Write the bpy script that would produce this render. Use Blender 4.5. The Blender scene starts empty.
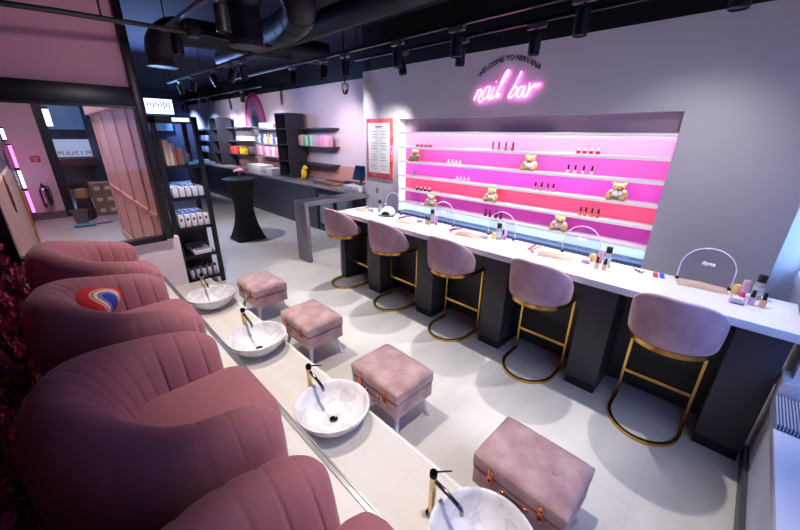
import bpy, bmesh, math, random
from mathutils import Vector, Matrix
random.seed(7)
PI = math.pi
S = bpy.context.scene
COL = S.collection

# ------------------------------------------------------------------ helpers
class MB:
    """collects shapes in one bmesh, then links them as ONE mesh object"""
    def __init__(s): s.bm = bmesh.new()
    def _add(s, verts, faces, M=None):
        if M is not None: verts = [M @ Vector(v) for v in verts]
        vs = [s.bm.verts.new(v) for v in verts]
        out = []
        for f in faces:
            try: out.append(s.bm.faces.new([vs[i] for i in f]))
            except ValueError: pass
        return vs, out
    def box(s, c, d, bev=0.0, seg=2, M=None, taper=None):
        x, y, z = d[0]/2, d[1]/2, d[2]/2
        t = taper or 1.0
        co = [(sx*x*(t if sz > 0 else 1), sy*y*(t if sz > 0 else 1), sz*z) for sz in (-1, 1) for sy in (-1, 1) for sx in (-1, 1)]
        co = [(a+c[0], b+c[1], e+c[2]) for a, b, e in co]
        fs = [(0,2,3,1), (4,5,7,6), (0,1,5,4), (2,6,7,3), (0,4,6,2), (1,3,7,5)]
        vs, f = s._add(co, fs, M)
        if bev > 0:
            es = list({e for q in f for e in q.edges})
            bmesh.ops.bevel(s.bm, geom=es, offset=bev, segments=seg, profile=0.5, affect='EDGES')
        return s
    def b2(s, x0, x1, y0, y1, z0, z1, bev=0.0, seg=2, M=None):
        return s.box(((x0+x1)/2, (y0+y1)/2, (z0+z1)/2), (abs(x1-x0), abs(y1-y0), abs(z1-z0)), bev, seg, M)
    def grid(s, nu, nv, fn, cu=False, cv=False, M=None, flip=False):
        vs = [fn(i, j) for i in range(nu) for j in range(nv)]
        fs = []
        for i in range(nu if cu else nu-1):
            for j in range(nv if cv else nv-1):
                a, b = i*nv+j, ((i+1) % nu)*nv+j
                c, d = ((i+1) % nu)*nv+(j+1) % nv, i*nv+(j+1) % nv
                fs.append((a, d, c, b) if flip else (a, b, c, d))
        return s._add(vs, fs, M)
    def tube(s, pts, r, seg=8, closed=False, cap=True, M=None, flat=None):
        pts = [Vector(p) for p in pts]
        n = len(pts); rings = []
        up = Vector((0, 0, 1)); prev = None
        for i, p in enumerate(pts):
            a = pts[(i-1) % n] if (closed or i > 0) else p
            b = pts[(i+1) % n] if (closed or i < n-1) else p
            t = (b-a).normalized()
            if prev is None:
                u = t.cross(up)
                if u.length < 1e-3: u = t.cross(Vector((1, 0, 0)))
                u.normalize()
            else:
                u = prev - t*prev.dot(t)
                u.normalize()
            prev = u
            v = t.cross(u)
            rr = r[i] if isinstance(r, (list, tuple)) else r
            if flat:
                ru, rv = flat
                prof = [(-ru, -rv), (ru, -rv), (ru, rv), (-ru, rv)]
                rings.append([p+u*x+v*y for x, y in prof])
            else:
                rings.append([p+u*rr*math.cos(2*PI*k/seg)+v*rr*math.sin(2*PI*k/seg) for k in range(seg)])
        m = len(rings[0])
        vs = [q for g in rings for q in g]; fs = []
        for i in range(n if closed else n-1):
            for k in range(m):
                a, b = i*m+k, i*m+(k+1) % m
                c, d = ((i+1) % n)*m+(k+1) % m, ((i+1) % n)*m+k
                fs.append((a, b, c, d))
        if cap and not closed:
            fs.append(tuple(range(m-1, -1, -1))); fs.append(tuple((n-1)*m+k for k in range(m)))
        s._add(vs, fs, M); return s
    def cyl(s, p0, p1, r0, r1=None, seg=24, M=None):
        return s.tube([p0, p1], [r0, r0 if r1 is None else r1], seg, M=M)
    def lathe(s, prof, c=(0, 0, 0), seg=32, M=None, sx=1.0, sy=1.0):
        n = len(prof); vs = []; fs = []
        for k in range(seg):
            a = 2*PI*k/seg
            for r, z in prof: vs.append((c[0]+r*sx*math.cos(a), c[1]+r*sy*math.sin(a), c[2]+z))
        for k in range(seg):
            k2 = (k+1) % seg
            for j in range(n-1):
                fs.append((k*n+j, k2*n+j, k2*n+j+1, k*n+j+1))
        if prof[0][0] > 1e-6: fs.append(tuple(k*n for k in range(seg-1, -1, -1)))
        if prof[-1][0] > 1e-6: fs.append(tuple(k*n+n-1 for k in range(seg)))
        v, f = s._add(vs, fs, M)
        bmesh.ops.remove_doubles(s.bm, verts=[x for x in v if x.is_valid], dist=1e-6)
        return s
    def ell(s, c, r, seg=16, M=None):
        n = max(6, seg//2)
        prof = [(math.sin(PI*j/n), -math.cos(PI*j/n)) for j in range(n+1)]
        prof[0] = (0, -1); prof[-1] = (0, 1)
        T = Matrix.Translation(c) @ Matrix.Diagonal((r[0], r[1], r[2], 1))
        return s.lathe(prof, (0, 0, 0), seg, M=(M @ T) if M is not None else T)
    def prism(s, poly, h, M=None):
        n = len(poly)
        vs = [(x, y, 0) for x, y in poly]+[(x, y, h) for x, y in poly]
        fs = [tuple(range(n-1, -1, -1)), tuple(range(n, 2*n))]+[(i, (i+1) % n, n+(i+1) % n, n+i) for i in range(n)]
        s._add(vs, fs, M); return s
    def mesh(s, name, mat=None, smooth=35):
        bmesh.ops.recalc_face_normals(s.bm, faces=s.bm.faces)
        me = bpy.data.meshes.new(name); s.bm.to_mesh(me); s.bm.free()
        if mat: me.materials.append(mat)
        if smooth:
            me.polygons.foreach_set('use_smooth', [True]*len(me.polygons))
            me.set_sharp_from_angle(angle=math.radians(smooth))
        me.update(); return me
    def build(s, name, mat, parent=None, loc=None, smooth=35, rz=None):
        o = bpy.data.objects.new(name, s.mesh(name, mat, smooth)); COL.objects.link(o)
        if parent is not None: o.parent = parent
        if loc is not None: o.location = loc
        if rz is not None: o.rotation_euler = (0, 0, rz)
        return o

def subd(o, n=2):
    m = o.modifiers.new('subdivision', 'SUBSURF'); m.levels = n; m.render_levels = n; return o
def tag(o, label=None, cat=None, group=None, kind=None):
    if label: o['label'] = label
    if cat: o['category'] = cat
    if group: o['group'] = group
    if kind: o['kind'] = kind
    return o
def thing(name, label, cat, loc=(0, 0, 0), rz=0.0, group=None):
    o = bpy.data.objects.new(name, None); COL.objects.link(o)
    o.empty_display_size = 0.1
    o.location = loc; o.rotation_euler = (0, 0, rz)
    return tag(o, label, cat, group)
def struct(name, mb, mat, smooth=35): return tag(mb.build(name, mat, smooth=smooth), kind='structure')
def dup(root, loc, rz=None, label=None, group=None):
    def cp(o, par):
        c = o.copy(); COL.objects.link(c)
        if par is not None: c.parent = par
        for ch in [q for q in ALLCH(o)]: cp(ch, c)
        return c
    r = cp(root, None); r.location = loc
    if rz is not None: r.rotation_euler = (0, 0, rz)
    if label: r['label'] = label
    if group: r['group'] = group
    return r
def ALLCH(o): return list(o.children)

_font_cache = {}
def text_bm(mb, txt, size, M, ext=0.002, align='CENTER', flipn=False):
    """adds one line of lettering to a MB"""
    cu = bpy.data.curves.new('lettering', 'FONT'); cu.body = txt; cu.size = size
    cu.extrude = ext; cu.align_x = align; cu.align_y = 'CENTER'; cu.resolution_u = 3
    ob = bpy.data.objects.new('lettering', cu); COL.objects.link(ob)
    dg = bpy.context.evaluated_depsgraph_get(); dg.update()
    me = bpy.data.meshes.new_from_object(ob.evaluated_get(dg))
    bpy.data.objects.remove(ob); bpy.data.curves.remove(cu)
    mb._add([tuple(v.co) for v in me.vertices], [tuple(p.vertices) for p in me.polygons], M)
    bpy.data.meshes.remove(me)
def frame(o, x, y):
    """matrix from an origin and two axes"""
    x = Vector(x).normalized(); y = Vector(y).normalized(); z = x.cross(y)
    return Matrix(((x[0], y[0], z[0], o[0]), (x[1], y[1], z[1], o[1]), (x[2], y[2], z[2], o[2]), (0, 0, 0, 1)))
def crom(pts, n=6, closed=False):
    P = [Vector(p) for p in pts]; out = []; L = len(P)
    for i in range(L if closed else L-1):
        g = lambda k: P[k % L] if closed else P[min(max(k, 0), L-1)]
        a, b, c, d = g(i-1), g(i), g(i+1), g(i+2)
        for k in range(n):
            t = k/n
            out.append(0.5*((2*b)+(c-a)*t+(2*a-5*b+4*c-d)*t*t+(3*b-a-3*c+d)*t**3))
    if not closed: out.append(P[-1])
    return out

# ------------------------------------------------------------------ materials
def srgb(h):
    h = h.lstrip('#'); v = [int(h[i:i+2], 16)/255 for i in (0, 2, 4)]
    return tuple(c/12.92 if c <= 0.04045 else ((c+0.055)/1.055)**2.4 for c in v)
MATS = {}
def mat(name, col, rough=0.5, metal=0.0, noise=None, bump=None, emit=None, spec=None, trans=0, ior=1.45, sheen=0, coat=0, alpha=None):
    """col: hex; noise=(scale, hex2, lo, hi[, stretch]); bump=(scale, strength)"""
    if name in MATS: return MATS[name]
    m = bpy.data.materials.new(name); m.use_nodes = True; nt = m.node_tree
    b = nt.nodes['Principled BSDF']; L = nt.links.new
    b.inputs['Base Color'].default_value = (*srgb(col), 1); b.inputs['Roughness'].default_value = rough
    b.inputs['Metallic'].default_value = metal; b.inputs['IOR'].default_value = ior
    if spec is not None: b.inputs['Specular IOR Level'].default_value = spec
    if trans: b.inputs['Transmission Weight'].default_value = trans
    if sheen: b.inputs['Sheen Weight'].default_value = sheen; b.inputs['Sheen Roughness'].default_value = 0.4
    if coat: b.inputs['Coat Weight'].default_value = coat; b.inputs['Coat Roughness'].default_value = 0.05
    if emit: b.inputs['Emission Color'].default_value = (*srgb(emit[0]), 1); b.inputs['Emission Strength'].default_value = emit[1]
    if noise or bump:
        tc = nt.nodes.new('ShaderNodeTexCoord')
    if noise:
        sc, h2, lo, hi = noise[:4]
        mp = nt.nodes.new('ShaderNodeMapping'); L(tc.outputs['Object'], mp.inputs['Vector'])
        if len(noise) > 4: mp.inputs['Scale'].default_value = noise[4]
        nz = nt.nodes.new('ShaderNodeTexNoise'); nz.inputs['Scale'].default_value = sc; nz.inputs['Detail'].default_value = 5
        L(mp.outputs['Vector'], nz.inputs['Vector'])
        r = nt.nodes.new('ShaderNodeValToRGB')
        r.color_ramp.elements[0].position = lo; r.color_ramp.elements[0].color = (*srgb(col), 1)
        r.color_ramp.elements[1].position = hi; r.color_ramp.elements[1].color = (*srgb(h2), 1)
        L(nz.outputs['Fac'], r.inputs['Fac']); L(r.outputs['Color'], b.inputs['Base Color'])
    if bump:
        n2 = nt.nodes.new('ShaderNodeTexNoise'); n2.inputs['Scale'].default_value = bump[0]; n2.inputs['Detail'].default_value = 4
        L(tc.outputs['Object'], n2.inputs['Vector'])
        bp = nt.nodes.new('ShaderNodeBump'); bp.inputs['Strength'].default_value = bump[1]; bp.inputs['Distance'].default_value = 0.01
        L(n2.outputs['Fac'], bp.inputs['Height']); L(bp.outputs['Normal'], b.inputs['Normal'])
    MATS[name] = m; return m
def glass(name, col='#ffffff', tint=0.12, rough=0.02, k=1.0):
    """thin clear sheet: mostly transparent, fresnel gloss"""
    if name in MATS: return MATS[name]
    m = bpy.data.materials.new(name); m.use_nodes = True; nt = m.node_tree; nt.nodes.clear(); L = nt.links.new
    out = nt.nodes.new('ShaderNodeOutputMaterial'); mx = nt.nodes.new('ShaderNodeMixShader')
    tr = nt.nodes.new('ShaderNodeBsdfTransparent'); tr.inputs['Color'].default_value = (*srgb(col), 1)
    gl = nt.nodes.new('ShaderNodeBsdfGlossy'); gl.inputs['Roughness'].default_value = rough
    lw = nt.nodes.new('ShaderNodeLayerWeight'); fr = nt.nodes.new('ShaderNodeMath'); fr.operation = 'POWER'; fr.inputs[1].default_value = 4.5; L(lw.outputs['Facing'], fr.inputs[0])
    ad = nt.nodes.new('ShaderNodeMath'); ad.operation = 'MULTIPLY_ADD'; ad.inputs[1].default_value = k; ad.inputs[2].default_value = tint; ad.use_clamp = True
    L(fr.outputs[0], ad.inputs[0]); L(ad.outputs[0], mx.inputs[0]); L(tr.outputs[0], mx.inputs[1]); L(gl.outputs[0], mx.inputs[2]); L(mx.outputs[0], out.inputs[0])
    MATS[name] = m; return m
def emis(name, col, k):
    if name in MATS: return MATS[name]
    m = bpy.data.materials.new(name); m.use_nodes = True; nt = m.node_tree; nt.nodes.clear()
    out = nt.nodes.new('ShaderNodeOutputMaterial'); e = nt.nodes.new('ShaderNodeEmission')
    e.inputs[0].default_value = (*srgb(col), 1); e.inputs[1].default_value = k
    nt.links.new(e.outputs[0], out.inputs[0]); MATS[name] = m; return m
def tiles(name, c1, c2, grout, sx, sy, rough=0.35, streak=(1.5, 6, 1)):
    m = bpy.data.materials.new(name); m.use_nodes = True; nt = m.node_tree; L = nt.links.new
    b = nt.nodes['Principled BSDF']; b.inputs['Roughness'].default_value = rough
    tc = nt.nodes.new('ShaderNodeTexCoord')
    mp = nt.nodes.new('ShaderNodeMapping'); mp.inputs['Scale'].default_value = streak; L(tc.outputs['Object'], mp.inputs['Vector'])
    nz = nt.nodes.new('ShaderNodeTexNoise'); nz.inputs['Scale'].default_value = 1.6; nz.inputs['Detail'].default_value = 8; L(mp.outputs['Vector'], nz.inputs['Vector'])
    r = nt.nodes.new('ShaderNodeValToRGB'); r.color_ramp.elements[0].position = .35; r.color_ramp.elements[1].position = .7
    r.color_ramp.elements[0].color = (*srgb(c1), 1); r.color_ramp.elements[1].color = (*srgb(c2), 1); L(nz.outputs['Fac'], r.inputs['Fac'])
    br = nt.nodes.new('ShaderNodeTexBrick'); br.offset = 0.5; br.inputs['Scale'].default_value = 1; br.inputs['Brick Width'].default_value = sx; br.inputs['Row Height'].default_value = sy
    br.inputs['Mortar Size'].default_value = 0.002; br.inputs['Mortar'].default_value = (*srgb(grout), 1)
    L(tc.outputs['Object'], br.inputs['Vector']); L(r.outputs['Color'], br.inputs['Color1']); L(r.outputs['Color'], br.inputs['Color2'])
    L(br.outputs['Color'], b.inputs['Base Color']); MATS[name] = m; return m

M_floor = tiles('pale_floor_tile', '#c6c2bf', '#d2cecb', '#c0bcb9', 1.2, 1.2, 0.45, (1.2, 3, 1))
M_deck = tiles('pale_wood_vinyl', '#d3cec9', '#dcd7d2', '#cfcac5', 1.3, 0.3, 0.5, (6, 1, 1))
M_metal_trim = mat('brushed_aluminium_trim', '#9a9a9c', 0.35, 0.9)
M_white = mat('white_paint', '#e9e7ea', 0.5)
M_wall = mat('soft_white_wall', '#e4e1e7', 0.55, noise=(2.0, '#e8e5eb', .3, .7))
M_backwall = mat('pinkish_white_wall', '#d6c8d2', 0.6)
M_black = mat('matte_black', '#0b0b0e', 0.55)
M_blackgl = mat('satin_black', '#0d0d10', 0.3)
M_ceil = mat('dark_ceiling', '#0e1630', 0.8, noise=(1.5, '#131c38', .3, .7))
M_duct = mat('dark_duct', '#0a0c16', 0.5, 0.1, noise=(3, '#0d0f1c', .3, .7))
M_pinkwall = mat('dusty_pink_panel', '#cd95a8', 0.5)
M_pinkpanel = mat('pink_panelling', '#dba8a2', 0.5)
M_lowwall = mat('pale_pink_half_wall', '#f2e2ea', 0.5)
M_charcoal = mat('charcoal_laminate', '#3a393f', 0.45, noise=(6, '#403f45', .3, .7, (1, 1, .2)))
M_kick = mat('black_plinth', '#16161a', 0.35)
M_worktop = mat('white_worktop', '#eceaf0', 0.32)
M_velvet = mat('dusty_pink_velvet', '#b88f9b', 0.75, noise=(6, '#d2aeb9', .35, .7), bump=(260, .08), sheen=.5)
M_velvet_o = mat('pale_pink_velvet', '#a47f83', 0.8, noise=(8, '#c6a7a6', .34, .66), bump=(220, .1), sheen=.5)
M_chair = mat('dusty_rose_upholstery', '#9e5f68', 0.8, noise=(350, '#a66870', .35, .65), bump=(500, .15), sheen=.25)
M_gold = mat('polished_brass', '#cf9f4c', 0.25, 1.0, noise=(4, '#dcb266', .3, .7))
M_palegold = mat('champagne_gold_metal', '#e6cf9c', 0.28, 0.85)
M_chrome = mat('dark_chrome', '#8e8e98', 0.1, 1.0)
M_copper = mat('rose_gold_metal', '#d9845f', 0.22, 1.0)
M_neon = emis('pink_neon_tube', '#ff78e0', 5.0)
M_concrete = mat('grey_concrete', '#7d7a80', 0.55, noise=(4, '#918e93', .3, .7))
M_bar = mat('dark_bar_front', '#3b3b48', 0.35)
M_bartop = mat('grey_bar_top', '#77757b', 0.35, noise=(5, '#8b888d', .3, .7))
M_acrylic = glass('clear_acrylic', '#f6f5fb', 0.015, k=.5)
M_pane = glass('clear_glass_pane', '#ffffff', 0.025, k=.6)
M_led = emis('white_led', '#f4f0ff', 5.0)
def marble():
    m = bpy.data.materials.new('white_marble'); m.use_nodes = True; nt = m.node_tree; L = nt.links.new
    b = nt.nodes['Principled BSDF']; b.inputs['Roughness'].default_value = 0.25
    tc = nt.nodes.new('ShaderNodeTexCoord'); oi = nt.nodes.new('ShaderNodeObjectInfo')
    va = nt.nodes.new('ShaderNodeVectorMath'); va.operation = 'ADD'; L(tc.outputs['Object'], va.inputs[0]); L(oi.outputs['Location'], va.inputs[1])
    n1 = nt.nodes.new('ShaderNodeTexNoise'); n1.inputs['Scale'].default_value = 7.5; n1.inputs['Detail'].default_value = 8; n1.inputs['Distortion'].default_value = .5
    L(va.outputs[0], n1.inputs['Vector'])
    r = nt.nodes.new('ShaderNodeValToRGB'); cr = r.color_ramp
    cr.elements[0].position = .38; cr.elements[0].color = (*srgb('#e4e2e5'), 1)
    cr.elements[1].position = .62; cr.elements[1].color = (*srgb('#efedf0'), 1)
    e = cr.elements.new(.485); e.color = (*srgb('#d0cfd5'), 1); e = cr.elements.new(.52); e.color = (*srgb('#e6e4e7'), 1)
    L(n1.outputs['Fac'], r.inputs['Fac']); L(r.outputs['Color'], b.inputs['Base Color']); return m
M_marble = marble()
# ------------------------------------------------------------------ camera
cam = bpy.data.cameras.new('camera'); co = bpy.data.objects.new('camera', cam); COL.objects.link(co)
cam.sensor_fit = 'HORIZONTAL'; cam.sensor_width = 36; cam.lens = 342.74/800*36; cam.clip_start = 0.02; cam.clip_end = 100
co.location = (0, 0, 1.864)
co.rotation_euler = (Matrix.Rotation(-0.78972, 3, 'Z') @ Matrix.Rotation(1.20626, 3, 'X') @ Matrix.Rotation(0.0127071, 3, 'Z')).to_euler()
S.camera = co

# ------------------------------------------------------------------ setting
XW = 3.75          # face of the nail bar wall
XB = 4.5           # face of the retail back wall
ZC = 3.3           # ceiling
WZ = 2.735         # top of the nail bar wall
struct('floor', MB().b2(-0.6, 5.2, -1.2, 18.2, -0.1, 0), M_floor)
struct('ceiling', MB().b2(-0.6, 5.2, -1.2, 18.2, ZC, ZC+.1), M_ceil)
# nail bar wall with its niche cut out
NY0, NY1, NZ0, NZ1 = 0.515, 3.78, 0.60, 2.066
w = MB()
w.b2(XW, XW+.2, -.3, NY0, 0, WZ); w.b2(XW, XW+.2, NY1, 4.56, 0, WZ)
w.b2(XW, XW+.2, NY0, NY1, NZ1, WZ); w.b2(XW, XW+.2, NY0, NY1, 0, NZ0)
w.b2(XW+.16, XW+.2, NY0, NY1, NZ0, NZ1)
struct('wall_right', w, M_wall)
w = MB(); w.b2(XW-.0, XW+.22, -.3, 4.56, WZ, ZC); w.b2(XB, XB+.1, 4.56, 18, 2.81, ZC)
struct('trim_1', w, M_black)                                          # black band above the white walls
w = MB(); w.b2(XB, XB+.1, 4.4, 18, 0, 2.81); w.b2(XW+.2, XB+.1, 4.36, 4.56, 0, WZ)
struct('wall_back', w, M_backwall)
struct('wall_far', MB().b2(1.25, 5.2, 18, 18.2, 0, ZC), mat('dim_blue_grey_wall', '#454a63', .7))
# window end of the room, beside the camera
M_endwall = mat('white_window_wall', '#d9d9e2', .5)
w = MB()
w.b2(-.6, 2.64, -.6, -.425, 0, .50); w.b2(-.6, .9, -.6, -.42, .50, ZC); w.b2(.9, 4.0, -.6, -.42, 2.6, ZC)
w.b2(2.64, 3.1, -.6, -.445, 0, 2.6); w.b2(3.1, 4.0, -.6, -.46, 0, .85); w.b2(3.9, 4.0, -.6, -.46, .85, 2.6)
struct('wall_front', w, M_endwall)
struct('wall_front_reveal', MB().b2(3.95, 4.1, -.46, -.3, 0, 2.735), M_endwall)
struct('baseboard_front', MB().b2(.4, 2.66, -.425, -.402, 0, .09, .002), mat('dark_grey_skirting', '#4c4a52', .4))
M_sill = mat('white_gloss_sill', '#e4e6f2', .15)
struct('window_sill', MB().b2(.9, 2.2, -.60, -.392, .50, .55, .006), M_sill)
w = MB(); w.b2(2.5, 2.66, -.56, -.40, .56, .66, .01); w.b2(2.56, 2.64, -.56, -.44, .66, 2.6); w.b2(3.1, 3.9, -.50, -.44, .85, .92, .006); w.b2(3.1, 3.16, -.52, -.45, .92, 2.6)
w.b2(1.7, 1.76, -.62, -.56, .55, 2.6)
struct('window_1', w, M_white)
w = MB()
for k in range(14): w.b2(2.2, 2.5, -.56+.012*k, -.553+.012*k, .50, .58)
w.b2(2.2, 2.5, -.57, -.40, .50, .52)
struct('window_1_vent', w, mat('grey_vent', '#9aa2bd', .4))
struct('window_2', MB().b2(.9, 2.56, -.64, -.63, .50, 2.6).b2(3.1, 3.9, -.58, -.57, .85, 2.6), M_pane)
# left wall behind the armchairs, half wall, glazed partition
struct('wall_left', MB().b2(-.6, -.50, -.6, 4.55, 0, ZC), mat('deep_pink_wall', '#5a1f3c', .8))
struct('platform', MB().b2(-.5, .675, -.42, 4.55, 0, .27), M_deck)
struct('platform_basin_step', MB().b2(.675, 1.145, -.42, 4.55, 0, .12), M_deck)
w = MB(); w.b2(.648, .668, -.42, 4.55, .27, .276); w.b2(.672, .682, -.42, 4.55, .25, .278); w.b2(.655, .676, -.42, 4.55, .27, .273)
struct('trim_2', w, M_metal_trim)
struct('trim_3', MB().b2(1.128, 1.15, -.42, 4.55, .105, .123), M_white)
struct('wall_partition', MB().b2(-.5, .91, 4.55, 4.63, 0, .72), M_lowwall)
struct('wall_partition_upper', MB().b2(-.5, .80, 4.56, 4.62, 2.26, ZC), M_pinkwall)
w = MB(); w.b2(.785, .855, 4.50, 4.63, .72, ZC, .004); w.b2(-.5, .785, 4.51, 4.63, .70, .755, .003)
w.b2(-.5, .785, 4.50, 4.63, 2.09, 2.26, .004); w.b2(-.5, -.36, 4.51, 4.63, .755, 2.09)
w.b2(-.36, .785, 4.505, 4.515, 2.07, 2.10)
struct('window_3', w, mat('black_window_frame', '#0d0c12', .35))
struct('window_3_pane', MB().b2(-.36, .785, 4.575, 4.583, .755, 2.09), M_pane)

# ------------------------------------------------------------------ lobby behind the partition
w = MB(); w.b2(.77, .86, 4.63, 8.15, 0, ZC)
for y in (5.0, 5.9, 7.0, 8.11): w.b2(.75, .77, y-.035, y+.035, .12, 2.4, .006)
w.b2(.745, .77, 4.63, 8.15, 0, .14, .006); w.b2(.75, .77, 4.63, 8.15, .92, .98, .006); w.b2(.69, .77, 4.63, 8.15, 2.10, 2.34, .012)
struct('wall_lobby_panelled', w, M_pinkpanel)
w = MB(); w.b2(-.46, .10, 10.84, 11.0, 0, ZC); struct('wall_lobby_pier', w, mat('lilac_pink_wall', '#d9b4c8', .55))
struct('baseboard_lobby', MB().b2(-.44, .10, 10.81, 10.84, 0, .16), mat('grey_skirting', '#5c5a66', .5))
w = MB(); w.b2(-.44, -.40, 4.63, 8.6, 0, 1.3); struct('wall_lobby_left', w, mat('cream_textured_wall', '#c5b3b0', .7, noise=(9, '#d6c7c2', .3, .7), bump=(30, .4)))
struct('trim_4', MB().b2(-.41, -.37, 8.57, 8.62, 0, .95), mat('gilt_trim', '#c79f4a', .3, .9))
def brickwall():
    m = bpy.data.materials.new('white_brick'); m.use_nodes = True; nt = m.node_tree; b = nt.nodes['Principled BSDF']
    tc = nt.nodes.new('ShaderNodeTexCoord'); mp = nt.nodes.new('ShaderNodeMapping'); mp.inputs['Rotation'].default_value = (PI/2, 0, PI/2)
    br = nt.nodes.new('ShaderNodeTexBrick'); br.inputs['Scale'].default_value = 4
    br.inputs['Color1'].default_value = (*srgb('#bdb9c4'), 1); br.inputs['Color2'].default_value = (*srgb('#aaa6b4'), 1); br.inputs['Mortar'].default_value = (*srgb('#77748a'), 1)
    nt.links.new(tc.outputs['Object'], mp.inputs['Vector']); nt.links.new(mp.outputs[0], br.inputs['Vector']); nt.links.new(br.outputs['Color'], b.inputs['Base Color']); return m
struct('wall_lobby_brick', MB().b2(-.5, -.44, 4.63, 10.84, 0, ZC), brickwall())
# shop door: dark frame and glass, opening onto the street
w = MB(); w.b2(.10, .26, 10.86, 10.96, 0, ZC); w.b2(1.17, 1.25, 10.86, 10.96, 0, ZC); w.b2(.26, 1.17, 10.86, 10.96, 2.62, ZC); w.b2(.26, 1.17, 10.88, 10.94, 0, .12)
struct('door_1', w, mat('navy_black_frame', '#0c0f1d', .4))
struct('door_1_pane', MB().b2(.26, 1.17, 10.90, 10.91, .12, 2.62), M_pane)
struct('wall_lobby_end', MB().b2(1.25, 1.33, 8.05, 18, 0, ZC).b2(.86, 1.33, 8.05, 8.15, 0, ZC), mat('dim_divider_wall', '#3a3c50', .6))

# ------------------------------------------------------------------ flower wall (stuff)
def flowers():
    mb = MB(); rnd = random.Random(3)
    cols = []
    for k in range(5200):
        y = rnd.uniform(-.4, 4.5); z = .28+2.1*rnd.random()**1.5
        r = rnd.uniform(.018, .042); n = rnd.choice((5, 6, 7)); c = Vector((-.485+rnd.uniform(.0, .05)+(rnd.uniform(0, .10) if z < .8 else 0), y, z))
        ax = Vector((1, rnd.uniform(-.6, .6), rnd.uniform(-.6, .6))).normalized()
        u = ax.cross(Vector((0, 0, 1))).normalized(); v = ax.cross(u)
        for p in range(n):
            a = 2*PI*p/n+k
            d = u*math.cos(a)+v*math.sin(a); e = ax.cross(d)
            mb._add([c, c+d*r*.6+e*r*.45+ax*r*.3, c+d*r*1.1+ax*r*.1, c+d*r*.6-e*r*.45+ax*r*.3], [(0, 1, 2, 3)])
    m = bpy.data.materials.new('magenta_petals'); m.use_nodes = True; nt = m.node_tree; b = nt.nodes['Principled BSDF']; b.inputs['Roughness'].default_value = .8
    tc = nt.nodes.new('ShaderNodeTexCoord'); nz = nt.nodes.new('ShaderNodeTexVoronoi'); nz.inputs['Scale'].default_value = 9
    r = nt.nodes.new('ShaderNodeValToRGB'); r.color_ramp.interpolation = 'CONSTANT'
    for i, (p, h) in enumerate(((0, '#a81a4c'), (.25, '#cc2a68'), (.45, '#5a0f3a'), (.6, '#d85c8a'), (.75, '#6d1650'), (.88, '#8c2a2c'))):
        e = r.color_ramp.elements[i] if i < 2 else r.color_ramp.elements.new(p); e.position = p; e.color = (*srgb(h), 1)
    sp = nt.nodes.new('ShaderNodeSeparateColor'); nt.links.new(tc.outputs['Object'], nz.inputs['Vector']); nt.links.new(nz.outputs['Color'], sp.inputs[0]); nt.links.new(sp.outputs[0], r.inputs['Fac']); nt.links.new(r.outputs['Color'], b.inputs['Base Color'])
    o = mb.build('flower_covering', m, smooth=0)
    tag(o, 'magenta artificial flowers covering the wall behind the armchairs', 'flowers', kind='stuff')
flowers()

# ------------------------------------------------------------------ armchairs
def armchair(name):
    root = thing(name, 'x', 'armchair', group='tufted tub armchairs on the platform')
    # plan of the shell: arm (y=+W) from the front, round the back, to the other front
    W, T = .365, .22          # centre line half width and roll thickness
    XF, XBk, R = .34, -.265, .345
    path = []
    n1, n2 = 60, 110
    for i in range(n1): path.append((XF-(XF-(XBk+R))*i/n1, W, 0, 1))
    for i in range(n2):
        a = PI/2+PI*i/n2
        path.append((XBk+R+R*math.cos(a), W*math.sin(a), math.cos(a), math.sin(a)))
    for i in range(n1+1): path.append(((XBk+R)+(XF-(XBk+R))*i/n1, -W, 0, -1))
    acc = [0]
    for i in range(1, len(path)): acc.append(acc[-1]+math.dist(path[i][:2], path[i-1][:2]))
    tot = acc[-1]
    prof = [(.09, .02), (.12, .05), (.135, .15), (.142, .27), (.145, .40), (.142, .51), (.13, .60), (.105, .67), (.065, .712), (.018, .725), (-.03, .71), (-.07, .675), (-.10, .62), (-.125, .56), (-.145, .50), (-.16, .45), (-.17, .40), (-.175, .3)]
    WG = {8: 0, 9: .2, 10: .7}
    NG = 17
    def fn(i, j):
        x, y, nx, ny = path[i]
        s = acc[i]; u, z = prof[j]
        d = min(s, tot-s)
        k = min(1, d/.15); cap = math.sqrt(max(0, 1-(1-k)**2))           # rounded arm fronts
        cap = .12+.88*cap if k < 1 else 1
        back = .5-.5*math.cos(min(1, max(0, (d-.15)/.60))*PI)
        hz = (.87+.17*back); zc = math.sqrt(max(0, 1-(1-min(1, d/.30))**2.2))                                              # arms lower than the back
        g = abs(math.sin(PI*NG*s/tot))
        groove = (1-g)**7.0
        puff = math.sqrt(g)
        wgt = 0 if j < 7 else WG.get(j, 1)
        z2 = z*hz if z > .27 else z
        z2 = .27+(z2-.27)*(.60+.40*zc) if z > .27 else z2
        u2 = u*cap if u > 0 else u*(cap if d < .15 else 1)
        ln = math.hypot(u+.02, z-.5) or 1
        dep = (.009*groove-.003*(puff-.6))*wgt*min(1, d/.10)
        u2 -= dep*((u+.02)/ln); z2 -= dep*max(0, (z-.5)/ln)
        return (x+nx*u2, y+ny*u2, z2)
    mb = MB(); vs, fs = mb.grid(len(path), len(prof), fn)
    N = len(prof)
    for e in (0, len(path)-1):
        idx = [e*N+j for j in range(N)]
        try: mb.bm.faces.new([vs[k] for k in idx])
        except ValueError: pass
    mb.build('tufted_shell', M_chair, root, smooth=75)
    # deep seat with a rounded front
    mb = MB()
    mb.box((.03, 0, .235), (.80, .50, .43), .11, 6)
    mb.build('seat', M_chair, root, smooth=75)
    mb = MB(); mb.b2(-.30, .32, -.34, .34, 0, .05, .01); mb.build('plinth', M_black, root)
    return root
chair = armchair('armchair')
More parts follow.
